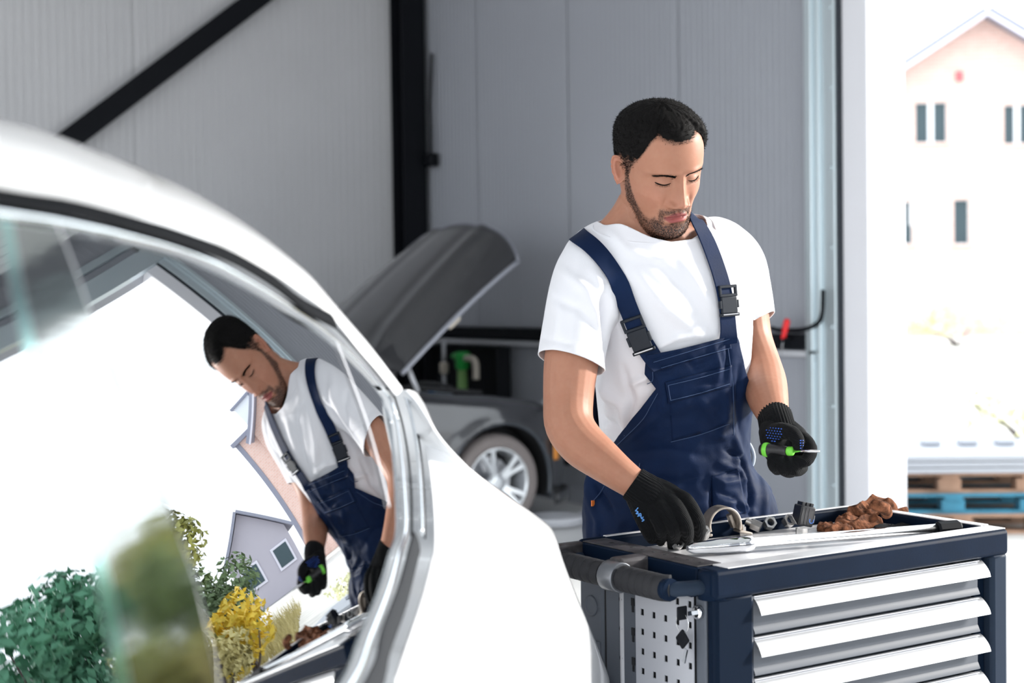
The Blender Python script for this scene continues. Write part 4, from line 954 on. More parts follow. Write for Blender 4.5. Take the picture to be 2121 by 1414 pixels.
head_bvh = bvh_of(he_v, he_f)
# ---------------------------------------------------------------- hands
def finger(pts, n=16, sc=1.0):
    P, r = chain(pts, n); r = r * 1.07; return MB().tube(P, r * sc, 12, round_ends=True)
RHAND = dict(index=[(1396,1022,2.945,.0130),(1422,1036,2.925,.0128),(1443,1070,2.925,.0122),(1450,1098,2.955,.0112),(1446,1118,2.985,.0095)],
             middle=[(1378,1030,2.935,.0135),(1400,1048,2.910,.0134),(1420,1084,2.912,.0126),(1424,1110,2.945,.0116),(1418,1128,2.975,.0098)],
             ring=[(1358,1036,2.930,.0130),(1376,1058,2.905,.0130),(1394,1092,2.910,.0120),(1396,1114,2.945,.0112),(1392,1130,2.972,.0095)],
             pinky=[(1342,1038,2.930,.0120),(1354,1062,2.910,.0118),(1368,1092,2.915,.0108),(1370,1110,2.945,.0100),(1368,1122,2.968,.0085)],
             thumb=[(1372,1020,2.985,.0150),(1404,1040,3.000,.0145),(1428,1072,3.000,.0130),(1436,1102,2.995,.0110)])
LHAND = dict(index=[(1640,905,3.075,.0135),(1664,908,3.030,.0132),(1680,932,3.000,.0122),(1668,955,2.985,.0115),(1650,953,2.985,.0098)],
             middle=[(1622,915,3.080,.0135),(1648,945,3.055,.0132),(1660,968,3.020,.0124),(1642,972,2.985,.0116),(1632,952,2.985,.0100)],
             ring=[(1610,925,3.080,.0130),(1634,960,3.055,.0128),(1638,976,3.015,.0120),(1620,970,2.985,.0112),(1614,950,2.985,.0098)],
             pinky=[(1600,925,3.075,.0120),(1612,960,3.050,.0118),(1610,972,3.012,.0110),(1600,960,2.988,.0102),(1600,945,2.990,.0090)],
             thumb=[(1598,898,3.045,.0165),(1620,892,3.000,.0160),(1643,898,2.972,.0135),(1654,914,2.965,.0115),(1652,924,2.968,.0098)])
def hand_parts(H, palm, sc=1.0):
    out = [finger(v, 16, sc) for v in H.values()]
    for a in palm: out.append(limb(a if sc == 1 else [(p, y, z, r * sc) for p, y, z, r in a], 14, 14))
    return out
RPALM = [[(1326,1026,2.945,.030),(1338,1062,2.935,.026),(1348,1094,2.945,.021),(1352,1110,2.96,.016)], [(1316,1003,2.945,.0325),(1335,1018,2.94,.033),(1362,1034,2.94,.031),(1392,1044,2.935,.024)], [(1322,1010,2.94,.028),(1340,1036,2.935,.028),(1356,1058,2.93,.024)], [(1345,1015,2.95,.030),(1385,1030,2.955,.028),(1412,1046,2.95,.020)]]
LPALM = [[(1607,872,3.08,.0315),(1612,893,3.07,.034),(1622,925,3.06,.034),(1630,945,3.045,.028)], [(1600,893,3.06,.028),(1604,915,3.035,.028),(1612,940,3.02,.026)], [(1630,892,3.07,.026),(1648,910,3.05,.026),(1650,938,3.03,.024)]]
# ---------------------------------------------------------------- the body, one continuous surface
feetz = 0.0
hipR, hipL = W(1325,1190,3.27), W(1485,1190,3.34)
def leg_pts(h, side):
    kn = np.array([h[0] - .01 + side * .02, h[1] + .02, .50]); an = np.array([h[0] + side * .03, h[1] + .06, .09]); return h, kn, an
body_parts = [head] + ears
body_parts.append(MB().tube(catmull([hw((0, -.022, .0)), hw((0, -.03, -.06)), W(1346,425,3.145), W(1350,470,3.165), W(1358,510,3.18)], 20), [.055, .060, .063, .072, .085] and np.interp(np.linspace(0, 1, 20), [0, .3, .6, .8, 1], [.055, .058, .061, .070, .088]), 26, round_ends=True))
body_parts.append(limb([(1330,412,3.15,.046),(1302,450,3.15,.040),(1262,486,3.145,.032),(1215,526,3.135,.028)], 20, 16)); body_parts.append(limb([(1366,424,3.19,.042),(1396,464,3.215,.030),(1440,496,3.245,.025),(1500,516,3.30,.025)], 20, 16))
body_parts.append(MB().loft(torso_rings(-.022, None, SC_[-1, 2] - .02, 40, 40)))
RARM = [(1222,560,3.145,.058),(1200,650,3.09,.056),(1184,745,3.06,.0555),(1177,830,3.04,.0505),(1180,880,3.02,.0495),(1205,918,3.00,.0470),(1240,947,2.98,.0420),(1280,978,2.955,.0350),(1316,1004,2.942,.0300),(1335,1018,2.94,.028)]
LARM = [(1518,545,3.31,.060),(1538,630,3.30,.054),(1551,700,3.285,.0500),(1572,755,3.255,.0465),(1583,790,3.215,.0465),(1590,822,3.155,.0430),(1600,855,3.105,.0340),(1607,875,3.08,.0300),(1612,893,3.07,.028)]
body_parts += [limb(RARM, 40, 22), limb(LARM, 40, 22)]
body_parts.append(MB().tube([W(1225,555,3.145), W(1300,520,3.165), W(1372,520,3.19), W(1440,515,3.23), W(1518,540,3.31)], [.05, .06, .07, .06, .05], 18, round_ends=True))
body_parts += hand_parts(RHAND, RPALM, .82) + hand_parts(LHAND, LPALM, .82)
for h, sd in ((hipR, -1), (hipL, 1)):
    h, kn, an = leg_pts(h, sd); continue
    body_parts.append(MB().tube(catmull([h + ZZ * .05, h * .5 + kn * .5, kn, kn * .5 + an * .5 + np.array([0, .015, 0]), an], 24), np.interp(np.linspace(0, 1, 24), [0, .25, .5, .7, 1], [.088, .078, .056, .055, .038]), 16, round_ends=True))
    body_parts.append(MB().tube([an + np.array([0, .03, -.03]), an + FW * .08 - ZZ * .04, an + FW * .16 - ZZ * .05], [.04, .042, .03], 14, round_ends=True))
BV, BF = voxel(body_parts, .0020, 5, .5)
Lh = hl(BV)
# give the head back its exact modelling
near_head = np.zeros(len(BV), bool)
cand = np.where((Lh[:, 2] > -.118) & (np.abs(Lh[:, 0]) < .085))[0]
for i in cand:
    loc_, nrm_, idx_, dist_ = head_bvh.find_nearest(V3(BV[i]), .006)
    if loc_ is not None:
        near_head[i] = dist_ < .0035 and idx_ < len(HFc)
        w_ = 1.0 if (Lh[i, 1] > .0 or Lh[i, 2] > 0 or idx_ >= len(HFc)) else .3
        if Lh[i, 2] < -.105: w_ *= .4
        BV[i] = BV[i] * (1 - w_) + np.array(loc_) * w_
Lh = hl(BV)
HAIRPHI = [0, 12, 22, 31, 38, 46, 54, 62, 70, 76, 82, 88, 100, 118, 140, 180]
HAIRZ = [.0690, .0705, .0750, .0790, .0700, .0510, .0360, .0230, .0100, -.008, -.014, .004, -.006, -.034, -.058, -.062]
def hair_d(L):
    """>0 inside the hair, in metres above the hairline"""
    phi = np.degrees(np.arctan2(np.abs(L[:, 0]), L[:, 1])); return L[:, 2] - np.interp(phi, HAIRPHI, HAIRZ)
def sst(x, a, b): t = np.clip((x - a) / (b - a), 0, 1); return t * t * (3 - 2 * t)
def beard_mask(L):
    ax_, y, z = np.abs(L[:, 0]), L[:, 1], L[:, 2]; phi = np.degrees(np.arctan2(ax_, y))
    top = np.interp(phi, [0, 14, 20, 26, 34, 45, 58, 70, 80, 88], [-.079, -.079, -.073, -.066, -.072, -.066, -.046, -.020, .01, .02])
    m = sst(top - z, -.003, .010) * (1 - sst(phi, 84, 92)) * np.interp(phi, [0, 22, 30, 42, 60, 80], [1, 1, .75, .75, .9, .9])
    m *= 1 - sst(-z, .112, .122)
    mus = np.exp(-((z + .0555 + ax_ * .10) / .0042) ** 2) * (1 - sst(ax_, .022, .030)) * np.interp(ax_, [0, .003, .006], [.55, .8, 1])
    gro = sst(ax_, .020, .024) * (1 - sst(ax_, .029, .034)) * (1 - sst(np.abs(z + .068), .012, .020)) * .75
    lower = sst(-z, .078, .083) * (1 - sst(ax_, .004, .012)) * .9
    return np.clip(np.maximum.reduce([m, mus * .95, gro, lower]), 0, 1) * (y > -.005)
hm = sst(hair_d(Lh), -.004, .010) * np.interp(Lh[:, 2], [-.04, .02, .045], [.55, .62, 1.0]); bmk = beard_mask(Lh); onhead = (Lh[:, 2] > -.119) & (Lh[:, 1] > -.12) & (np.abs(Lh[:, 0]) < .1) & (near_head | (Lh[:, 2] > .03))
ax_, lz = np.abs(Lh[:, 0]), Lh[:, 2]
lipz = -.0665 - .0022 * (ax_ / .024) ** 2
up_e = lipz + .0098 - .009 * (ax_ / .024) ** 2 - .0015 * np.exp(-(ax_ / .004) ** 2); lo_e = lipz - .0125 + .0115 * (ax_ / .023) ** 2
lips = sst(up_e - lz, -.0008, .0012) * sst(lz - lo_e, -.0008, .0014) * (ax_ < .0235) * (Lh[:, 1] > .06)
lipm = sst(.0014 - np.abs(lz - lipz), -.0005, .001) * (ax_ < .022) * (Lh[:, 1] > .06)
sk = np.array([.385, .180, .115]); C_ = np.tile(sk, (len(BV), 1))
red = np.exp(-((ax_ - .042) / .02) ** 2 - ((lz + .03) / .02) ** 2) * .25 * onhead + np.exp(-(ax_ / .016) ** 2 - ((lz + .036) / .012) ** 2) * .25 * onhead
earm = sst(ax_, .070, .076) * (np.abs(lz + .01) < .04) * (np.abs(Lh[:, 1] + .015) < .04) * .4
red = np.clip(red + earm, 0, .6)[:, None]; C_ = C_ * (1 - red) + np.array([.50, .20, .14]) * red
under = (np.exp(-((ax_ - .031) / .014) ** 2 - ((lz + .015) / .006) ** 2) * .30 * onhead)[:, None]; C_ = C_ * (1 - under) + np.array([.33, .155, .11]) * under
lid = (np.exp(-((ax_ - .031) / .013) ** 2 - ((lz - .004) / .006) ** 2) * .30 * onhead * (Lh[:, 1] > .05))[:, None]; C_ = C_ * (1 - lid) + np.array([.36, .18, .125]) * lid
lm = (lips * .9)[:, None]; C_ = C_ * (1 - lm) + np.array([.27, .060, .062]) * lm; lm = (lipm * .75)[:, None]; C_ = C_ * (1 - lm) + np.array([.09, .02, .02]) * lm
mot = np.array([noise.noise((p[0] * 55, p[1] * 55, p[2] * 55)) * .6 + noise.noise((p[0] * 160, p[1] * 160, p[2] * 160)) * .4 for p in BV]); C_ = np.clip(C_ * (1 + mot[:, None] * np.array([.07, .13, .15])), 0, 1)
dark = np.where(onhead, np.maximum(hm * .97, bmk * .72), 0); nos = (np.exp(-((ax_ - .0068) / .0032) ** 2 - ((lz + .0492) / .0018) ** 2) * onhead * (Lh[:, 1] > .08) * .9)
M_SKIN = mat('skin', (.5, .27, .185), .52, spec=.32, sss=.12, bump=(420, .12, .001))
nt = M_SKIN.node_tree; b_ = nt.nodes['Principled BSDF']; ca = nt.nodes.new('ShaderNodeAttribute'); ca.attribute_name = 'tone'; da = nt.nodes.new('ShaderNodeAttribute'); da.attribute_name = 'stubble'
tcn = nt.nodes.new('ShaderNodeTexCoord'); nz = nt.nodes.new('ShaderNodeTexNoise'); nz.inputs['Scale'].default_value = 420; nz.inputs['Detail'].default_value = 2; nt.links.new(tcn.outputs['Object'], nz.inputs['Vector'])
rmp = nt.nodes.new('ShaderNodeMapRange'); rmp.inputs[1].default_value = .35; rmp.inputs[2].default_value = .62; rmp.inputs[3].default_value = .55; rmp.inputs[4].default_value = 1.45; nt.links.new(nz.outputs[0], rmp.inputs[0])
mu = nt.nodes.new('ShaderNodeMath'); mu.operation = 'MULTIPLY'; mu.use_clamp = True; nt.links.new(da.outputs['Fac'], mu.inputs[0]); nt.links.new(rmp.outputs[0], mu.inputs[1])
mxs = nt.nodes.new('ShaderNodeMix'); mxs.data_type = 'RGBA'; nt.links.new(mu.outputs[0], mxs.inputs[0]); nt.links.new(ca.outputs['Color'], mxs.inputs[6]); mxs.inputs[7].default_value = (.022, .016, .015, 1); nt.links.new(mxs.outputs[2], b_.inputs['Base Color'])
base_xy = W(1405,1100,3.30)
man = from_arrays('person', BV, BF, M_SKIN, None, 'man in white t-shirt and navy bib overalls bending over the trolley, working with black gloves', colattr={'tone': C_, 'stubble': np.maximum(dark, nos)})
tag(man, cat='person'); ROOTLOC[man.name] = np.zeros(3)
# ---------------------------------------------------------------- hair, brows, lashes, beard
M_HAIR = mat('black_hair', (.0035, .003, .003), .75, spec=.12)
def surf_pts(n, keep, grow=0):
    """random points on the modelled head with their outward directions"""
    out = []
    while len(out) < n:
        t = rng.uniform(-math.pi, math.pi); z = rng.uniform(-.12, ZTOP - .0001)
        if z > .08 and rng.random() > .5: z = ZTOP - .0001 - .03 * rng.random() ** 2
        p = headpt(t, z); L1 = np.array([p])
        w_ = keep(L1)[0]
        if w_ <= 0 or rng.random() > w_: continue
        e = .004; q1 = headpt(t + .03, z); q2 = headpt(t, z + e) if z < ZTOP - .006 else headpt(t, z - e); nn = np.cross(q1 - p, q2 - p); nn = unit(nn); 
        if nn @ (p - np.array([0, -.01, 0])) < 0: nn = -nn
        out.append((p, nn))
    return out
def strands(pts, length, rad, lean, jitter):
    V_, F_ = [], []
    for p, nn in pts:
        l = length(p) if callable(length) else length
        d_ = unit(nn + np.array(lean) + np.array([rng.gauss(0, jitter), rng.gauss(0, jitter), rng.gauss(0, jitter)])); s1 = unit(np.cross(d_, (.3, .5, .8))); s2 = np.cross(d_, s1); o = len(V_); p0_ = p - nn * .0008
        curl = np.array([rng.gauss(0, .45), rng.gauss(0, .45), rng.gauss(0, .45)]) * l; mid = p0_ + d_ * l * .55 + curl * .25; tip = p0_ + d_ * l + curl * .6
        for a in (0, 2.094, 4.189): V_.append(hw(p0_ + (s1 * math.cos(a) + s2 * math.sin(a)) * rad))
        for a in (0, 2.094, 4.189): V_.append(hw(mid + (s1 * math.cos(a) + s2 * math.sin(a)) * rad * .8))
        V_.append(hw(tip))
        for k in range(3): F_.append((o + k, o + (k + 1) % 3, o + 3 + (k + 1) % 3, o + 3 + k)); F_.append((o + 3 + k, o + 3 + (k + 1) % 3, o + 6))
    return V_, F_
capz = np.linspace(-.07, ZTOP - .0001, 110); capt = np.linspace(-math.pi, math.pi, 200, endpoint=False); cg = []; cv = []
for z in capz:
    for t in capt:
        p = headpt(t, z); d_ = hair_d(np.array([p]))[0]; nn = unit(p - np.array([0, -.008, .015]))
        side = np.interp(z, [-.02, .03, .06, .1], [.25, .55, 1, 1.1]); th = (.0085 * sst(d_, 0, .022) * side + .0006) + .0022 * noise.noise(V3(p * 210)) * sst(d_, .004, .02)
        cv.append(hw(p + nn * th)); cg.append(d_ - .005 + .004 * noise.noise(V3(p * 150)))
        ph_ = abs(math.degrees(math.atan2(abs(p[0]), p[1]))); cg[-1] = min(cg[-1], (z - float(np.interp(ph_, [40, 60, 80, 110, 140, 180], [0, .036, .030, .022, .0, -.04]))) * .5 + .006 * noise.noise(V3(p * 120)))
nT = len(capt); cf = [(i*nT + j, i*nT + (j+1) % nT, (i+1)*nT + (j+1) % nT, (i+1)*nT + j) for i in range(len(capz) - 1) for j in range(nT)]
cf.append(tuple((len(capz)-1)*nT + j for j in range(nT)))
cV, cF = clip(np.array(cv), cf, np.array(cg))
hp = surf_pts(11000, lambda L: sst(hair_d(L), -.004, .012))
sV, sF = strands([(p + nn * .0065 * float(sst(hair_d(np.array([p]))[0], 0, .022)) * float(np.interp(p[2], [-.02, .03, .06, .1], [.2, .5, 1, 1.1])), nn) for p, nn in hp], lambda p: float(np.interp(p[2], [-.05, .0, .04, .08], [.0025, .0035, .005, .0065])), .00042, (0, 0, 0), .55)
o = len(cV); from_arrays('hair', list(cV) + sV, cF + [tuple(i + o for i in f) for f in sF], M_HAIR, man, 'short curly black hair')
bp_ = surf_pts(4200, lambda L: beard_mask(L) * .9); bV, bF = strands(bp_, .0032, .00026, (0, .0, -.8), .35); from_arrays('beard', bV, bF, M_HAIR, man, 'short dark stubble beard', kind='stuff')
def brow(sd):
    V_, F_ = [], []; 
    for k in range(420):
        u_ = rng.random(); x = sd * lerp(.010, .047, u_); zc = .0095 + .0068 * math.sin(min(1, u_ * 1.25) * math.pi * .62) - .007 * max(0, u_ - .6); hwid = lerp(.0040, .0014, u_ ** 1.4); z = zc + rng.gauss(0, .5) * hwid
        t = math.copysign(math.asin(min(.99, (abs(x) / float(np.interp(z, ZT, WDs))) ** (1 / .86))), x); p = headpt(t, z); d_ = unit(np.array([sd * 1.0, -.25, rng.gauss(.35 - .5 * u_, .25)])); l = rng.uniform(.004, .007); s1 = np.array([0, .3, 1.0]) * .00028; o = len(V_)
        q = p + np.array([0, .0006, 0]); V_ += [hw(q - s1), hw(q + s1), hw(q + np.array([0, .0006, 0])), hw(q + d_ * l + np.array([0, .0008, 0]))]; F_ += [(0 + o, 1 + o, 3 + o), (1 + o, 2 + o, 3 + o), (2 + o, 0 + o, 3 + o)]
    return V_, F_
for sd in (-1, 1):
    v_, f_ = brow(sd); from_arrays('eyebrow', v_, f_, M_HAIR, man)
    P = []
    for u_ in np.linspace(0, 1, 24):
        x = sd * lerp(.0175, .0435, u_); z = -.0018 - .0030 * math.sin(u_ * math.pi) + .001 * u_; t = math.copysign(math.asin(min(.99, (abs(x) / float(np.interp(z, ZT, WDs))) ** (1 / .86))), x); P.append(headpt(t, z) + np.array([0, .0004, 0]))
    m = MB(); m.tube([hw(p) for p in P], np.interp(np.linspace(0, 1, 24), [0, .3, .8, 1], [.0005, .0011, .0014, .0007]), 8)
    for i in range(2, 23):
        for q in range(1):
            b0 = P[i] + np.array([rng.gauss(0, .0004), 0, 0]); tip = b0 + np.array([sd * (.001 + .002 * (i / 24)), .0026, -.0030 - rng.random() * .001]); m.tube([hw(b0), hw((b0 + tip) / 2 + np.array([0, .0006, -.0012])), hw(tip)], [.00022, .00018, .0001], 4)
    m.build('eyelashes', M_HAIR, man)
# ---------------------------------------------------------------- t-shirt
M_SHIRT = mat('white_cotton', (.74, .74, .78), .85, sheen=.2, bump=(350, .12, .001))
sh_parts = [MB().loft(torso_rings(.006, W(1402, 985, 3.29)[2], W(1346, 444, 3.155)[2], 64, 80))]
RSL = [(1262,530,3.150,.074),(1228,566,3.125,.078),(1208,620,3.095,.074),(1192,690,3.075,.069),(1183,740,3.06,.0665),(1180,775,3.05,.0665)]
LSL = [(1480,520,3.27,.074),(1512,550,3.305,.076),(1530,600,3.31,.070),(1545,650,3.295,.063),(1553,690,3.285,.060),(1556,715,3.28,.060)]
sh_parts += [limb(RSL, 30, 26, True), limb(LSL, 30, 26, True)]
sh_parts.append(MB().tube(catmull([W(1240,545,3.14), W(1300,508,3.165), W(1352,492,3.175), W(1420,500,3.22), W(1500,532,3.29)], 16), np.interp(np.linspace(0, 1, 16), [0, .3, .5, .7, 1], [.064, .062, .070, .062, .062]), 20, round_ends=True))
sh_parts += [limb([(1280,484,3.15,.036),(1246,495,3.145,.0385),(1206,530,3.135,.042)], 20, 18), limb([(1420,484,3.22,.034),(1440,486,3.245,.037),(1500,507,3.295,.041)], 20, 18)]
SV, SF = voxel(sh_parts, .0048, 12, .5)
SV = cloth_noise(SV, SF, .0035, 8, 3.0, (1, 1, .55))
ss = [([(1254,590),(1250,650),(1252,720)],10,-.010),([(1228,560),(1262,620),(1290,700)],12,.004),([(1235,640),(1245,690),(1240,742)],9,.005),([(1165,560),(1215,600),(1235,650)],14,.004),([(1150,620),(1200,640),(1235,680)],10,-.003),
      ([(1310,560),(1380,640),(1450,690)],16,.004),([(1330,520),(1420,600),(1470,680)],14,-.003),([(1300,800),(1340,780),(1345,740)],9,.006),([(1240,790),(1290,840),(1300,900)],12,.009),([(1232,850),(1270,880),(1300,925)],10,-.007),([(1250,760),(1265,830),(1258,900)],12,.007),
      ([(1290,760),(1310,830),(1300,880)],9,-.006),([(1540,560),(1550,620),(1548,680)],9,-.010),([(1470,470),(1520,520),(1545,590)],12,.005),([(1500,470),(1540,530),(1560,600)],9,-.004),([(1400,520),(1440,580),(1478,640)],14,.004),([(1360,720),(1400,700),(1460,690)],8,.004),([(1275,940),(1300,900),(1345,850)],8,.006),([(1230,900),(1260,930),(1275,955)],8,.006),
      ([(1555,590),(1570,640),(1575,670)],7,.003),([(1262,480),(1300,520),(1370,540),(1420,520)],12,.003),([(1120,700),(1180,712),(1240,700)],7,-.002),([(1140,590),(1160,650),(1150,720)],14,.003)]
SV = folds(SV, SF, [(p, w * .8, h * 1.7) for p, w, h in ss])
# openings: neck, hem, sleeve ends
q1_, q2_, q3_ = W(1249, 457, 3.155), W(1372, 503, 3.075), W(1437, 453, 3.215); nax = unit(np.cross(q2_ - q1_, q3_ - q1_)); nax = nax if nax[2] > 0 else -nax; nb = (q1_ + q3_) / 2
d = SV - nb; ln_ = d @ nax; rad = np.linalg.norm(d - ln_[:, None] * nax, axis=1); g = np.maximum(rad - .122, -ln_) 
rw = W(1182, 752, 3.06); rax = unit(W(1180, 775, 3.05) - W(1192, 690, 3.075) + np.array([-.012, 0, 0])); dr2 = SV - rw; near = np.linalg.norm(dr2, axis=1) < .11; g = np.where(near, np.minimum(g, -(dr2 @ rax)), g)
lw = W(1556, 678, 3.285); lax = unit(W(1556, 715, 3.28) - W(1545, 650, 3.295) + np.array([.028, 0, .012])); dl2 = SV - lw; th_, _ = theta_z(SV); near = (np.linalg.norm(dl2, axis=1) < .11) & (pix(SV)[:, 0] > 1500) & (dl2 @ LF > -.045); g = np.where(near, np.minimum(g, -(dl2 @ lax)), g)
g = np.minimum(g, SV[:, 2] - W(1402, 972, 3.29)[2])
SV2, SF2 = clip(SV, SF, g)
shirt = from_arrays('t_shirt', SV2, SF2, M_SHIRT, man, 'white short-sleeved t-shirt', solid=.0022, offset=-1)
shirt_bvh = bvh_of(SV, SF)
def rayhit(px, py, bv, dflt=3.2):
    d = unit(ray(px, py)); h_, n_, i_, t_ = bv.ray_cast(V3(CO), V3(d)); 
    if h_ is None and 'both' in globals(): h_, n_, i_, t_ = both.ray_cast(V3(CO), V3(d))
    return (np.array(h_), np.array(n_)) if h_ is not None else (W(px, py, dflt), -d)
# collar band and sleeve hems follow the cut edges
nB = unit(np.cross(nax, (1.0, .2, .1))); nC = np.cross(nax, nB); ring = []
for a in np.linspace(0, 2 * math.pi, 60, endpoint=False):
    dd = nB * math.cos(a) + nC * math.sin(a); h_, n_, i_, t_ = shirt_bvh.ray_cast(V3(nb - nax * .004), V3(dd)); ring.append(np.array(h_) if h_ is not None else nb + dd * .09)
ring = np.array(ring); 
for _ in range(3): ring = (np.roll(ring, 1, 0) + ring * 2 + np.roll(ring, -1, 0)) / 4
cen = ring.mean(0); m = MB(); rr_ = []
for k, (off, inn) in enumerate(((-.013, .0035), (-.006, .0025), (.001, -.001), (.006, -.004), (.0065, -.006), (.0, -.0055))): rr_.append([p + nax * off + unit(p - cen) * inn for p in ring])
m.loft(rr_, True, False, True); m.build('collar', M_SHIRT, man, sub=1)
M_CORD = mat('black_cord', (.012, .01, .01), .6)
neck_bvh = bvh_of(BV, BF); P = []
for a in np.linspace(0, 2 * math.pi, 50, endpoint=False):
    dd = nB * math.cos(a) + nC * math.sin(a); o_ = nb + nax * (.004 + .016 * (dd @ -FW)); h_, n_, i_, t_ = neck_bvh.ray_cast(V3(o_), V3(dd)); P.append(np.array(h_) + dd * .0012 if h_ is not None and t_ < .1 else o_ + dd * .065)
P = np.array(P)
for _ in range(2): P = (np.roll(P, 1, 0) + P * 2 + np.roll(P, -1, 0)) / 4
MB().tube(np.vstack([P, P[:2]]), .0015, 6).build('neck_cord', M_CORD, man)
# ---------------------------------------------------------------- overalls
M_OVER = mat('navy_twill', (.0036, .0130, .046), .62, spec=.10, sheen=.02, var=(9, .22), bump=(260, .25, .001))
M_SEAM = mat('seam_thread', (.030, .06, .14), .8)
ov_parts = [MB().loft(torso_rings(.019, SC_[0, 2] - .01, W(1400, 660, 3.21)[2], 64, 80))]
for h, sd in ((hipR, -1), (hipL, 1)):
    h, kn, an = leg_pts(h, sd); ov_parts.append(MB().tube(catmull([h + ZZ * .10, h - ZZ * .03, h * .5 + kn * .5, kn, kn * .5 + an * .5, an + ZZ * .02, an - ZZ * .03], 30), np.interp(np.linspace(0, 1, 30), [0, .15, .3, .5, .75, 1], [.105, .122, .112, .092, .084, .082]), 24, round_ends=True))
ov_parts.append(limb([(1545,1000,3.33,.022),(1564,1022,3.33,.034),(1566,1080,3.33,.036),(1562,1130,3.33,.036)], 12, 14)); ov_parts.append(limb([(1242,1000,3.24,.030),(1248,1060,3.23,.036),(1250,1130,3.23,.036)], 12, 14))
OV, OF = voxel(ov_parts, .005, 8, .5)
OV = cloth_noise(OV, OF, .0035, 10, 9.0, (1, 1, .8)); OV = cloth_noise(OV, OF, .0026, 24, 4.0)
os_ = [([(1390,870),(1440,850),(1500,860)],10,-.007),([(1450,830),(1480,862),(1512,870)],9,.008),([(1500,800),(1505,850),(1490,900)],9,.006),([(1530,760),(1528,840),(1532,900)],6,-.006),([(1520,900),(1530,940),(1515,980)],8,.008),([(1500,930),(1535,950),(1550,990)],6,-.008),([(1490,960),(1530,975),(1545,1010)],7,.008),
       ([(1470,985),(1500,1000),(1540,995)],7,.007),([(1480,1015),(1520,1030),(1540,1060)],7,-.008),([(1475,1000),(1475,1040),(1480,1075)],6,-.010),([(1500,1040),(1530,1040),(1560,1060)],7,.007),([(1300,940),(1380,930),(1460,945)],10,-.004),([(1280,930),(1340,880),(1380,850)],9,.004),([(1340,990),(1400,1000),(1460,985)],9,-.005),([(1350,750),(1370,800),(1372,850)],7,.006),
       ([(1360,770),(1385,770),(1410,745)],6,-.005),([(1420,740),(1440,760),(1470,745)],7,-.005),([(1480,720),(1488,760),(1482,800)],6,.006),([(1505,700),(1508,740),(1500,790)],5,-.005),([(1440,800),(1460,790),(1500,795)],5,-.005),([(1545,990),(1556,1020),(1552,1070)],6,-.010),([(1575,985),(1585,1030),(1582,1080)],8,.006),([(1225,990),(1250,1030),(1270,1060)],6,-.007),([(1215,1020),(1240,1080),(1236,1120)],8,.005),([(1430,880),(1500,905),(1520,890)],9,.005)]
OV = folds(OV, OF, [(p, w * .9, h * 1.25) for p, w, h in os_])
TH, Zv = theta_z(OV)
pzl = [W(1400, y, 3.15)[2] for y in (690, 770, 800, 840, 880, 915, 945, 975)]                # heights along the bib edge
limL = np.interp(-Zv, [-a for a in pzl], [39, 43, 36, 47, 60, 74, 97, 181]); limR = np.interp(-Zv, [-a for a in pzl], [19, 28, 34, 45, 58, 74, 97, 181]); lim = np.where(TH < 0, limL, limR)
bandx = np.clip((OV - W(1430, 715, 3.08)) @ LF, -.2, .085)
g = np.minimum(np.radians(lim - np.abs(TH)) * .16, (W(1432, 716, 3.09)[2] + .20 * bandx + .10 * bandx ** 2) - OV[:, 2])
backz = W(1400, 800, 3.3)[2]; gb = np.minimum((np.abs(TH) - 128) * .003, backz - OV[:, 2]); g = np.maximum(g, gb)
fe = np.minimum.reduce([OV[:, 2] - .075]); g = np.minimum(g, fe)
OV2, OF2 = clip(OV, OF, g)
over = from_arrays('overalls', OV2, OF2, M_OVER, man, 'navy bib overalls with buckled straps', solid=.0028, offset=0)
over_bvh = bvh_of(OV2, OF2); both = bvh_of(np.vstack([OV2, SV]), OF2 + [tuple(i + len(OV2) for i in f) for f in SF])
def patch(name, quad, mt, parent, off=.004, nu=24, nv=12, solid=.003, bv=None, lab=None, puff=0.0):
    """a piece of cloth sewn on: corners (tl, tr, br, bl) laid onto the surface below"""
    tl, tr, br, bl = [np.array(q, float) for q in quad]; P = []
    for j in np.linspace(0, 1, nv):
        row = []
        for i in np.linspace(0, 1, nu):
            q = lerp(lerp(tl, tr, i), lerp(bl, br, i), j); h_, n_ = rayhit(q[0], q[1], bv or over_bvh); row.append(h_ - unit(ray(*q)) * (off + puff * math.sin(math.pi * i) * math.sin(math.pi * j)))
        P.append(row)
    m = MB(); m.grid(P); return m.build(name, mt, parent, solid=solid, offset=1, label=lab), P
def stitch(line, parent, mt=M_SEAM, off=.0045, r=.0011, bv=None, name='seam', gap=True):
    pts = catmull(np.array([list(q) + [0] for q in line]), 60)[:, :2]; m = MB(); P = []
    for q in pts: h_, n_ = rayhit(q[0], q[1], bv or over_bvh); P.append(h_ - unit(ray(*q)) * off)
    P = np.array(P)
    for _ in range(2): P[1:-1] = (P[:-2] + 2 * P[1:-1] + P[2:]) / 4
    m.tube(P, r, 6, round_ends=True); return m.build(name, mt, parent)
patch('bib_hem', [(1352,744),(1512,697),(1516,722),(1358,770)], M_OVER, over, .0025, 40, 6, .003)
fl_, _ = patch('pocket_flap', [(1378,792),(1516,756),(1516,800),(1385,836)], M_OVER, over, .005, 30, 10, .003, puff=.003)
patch('chest_pocket', [(1384,800),(1514,770),(1512,880),(1392,915)], M_OVER, over, .0018, 30, 14, .0015, puff=.003)
for ln in ([(1384,798),(1450,782),(1511,764)], [(1389,829),(1450,814),(1511,795)], [(1384,798),(1389,829)]): stitch(ln, over, off=.0105, r=.0008)
for ln in ([(1356,766),(1430,744),(1514,720)], [(1354,750),(1430,727),(1512,702)], [(1390,915),(1450,900),(1510,878)], [(1322,800),(1350,790),(1352,770)], [(1275,925),(1330,870),(1348,840),(1362,815)]): stitch(ln, over, off=.0055, r=.0008)
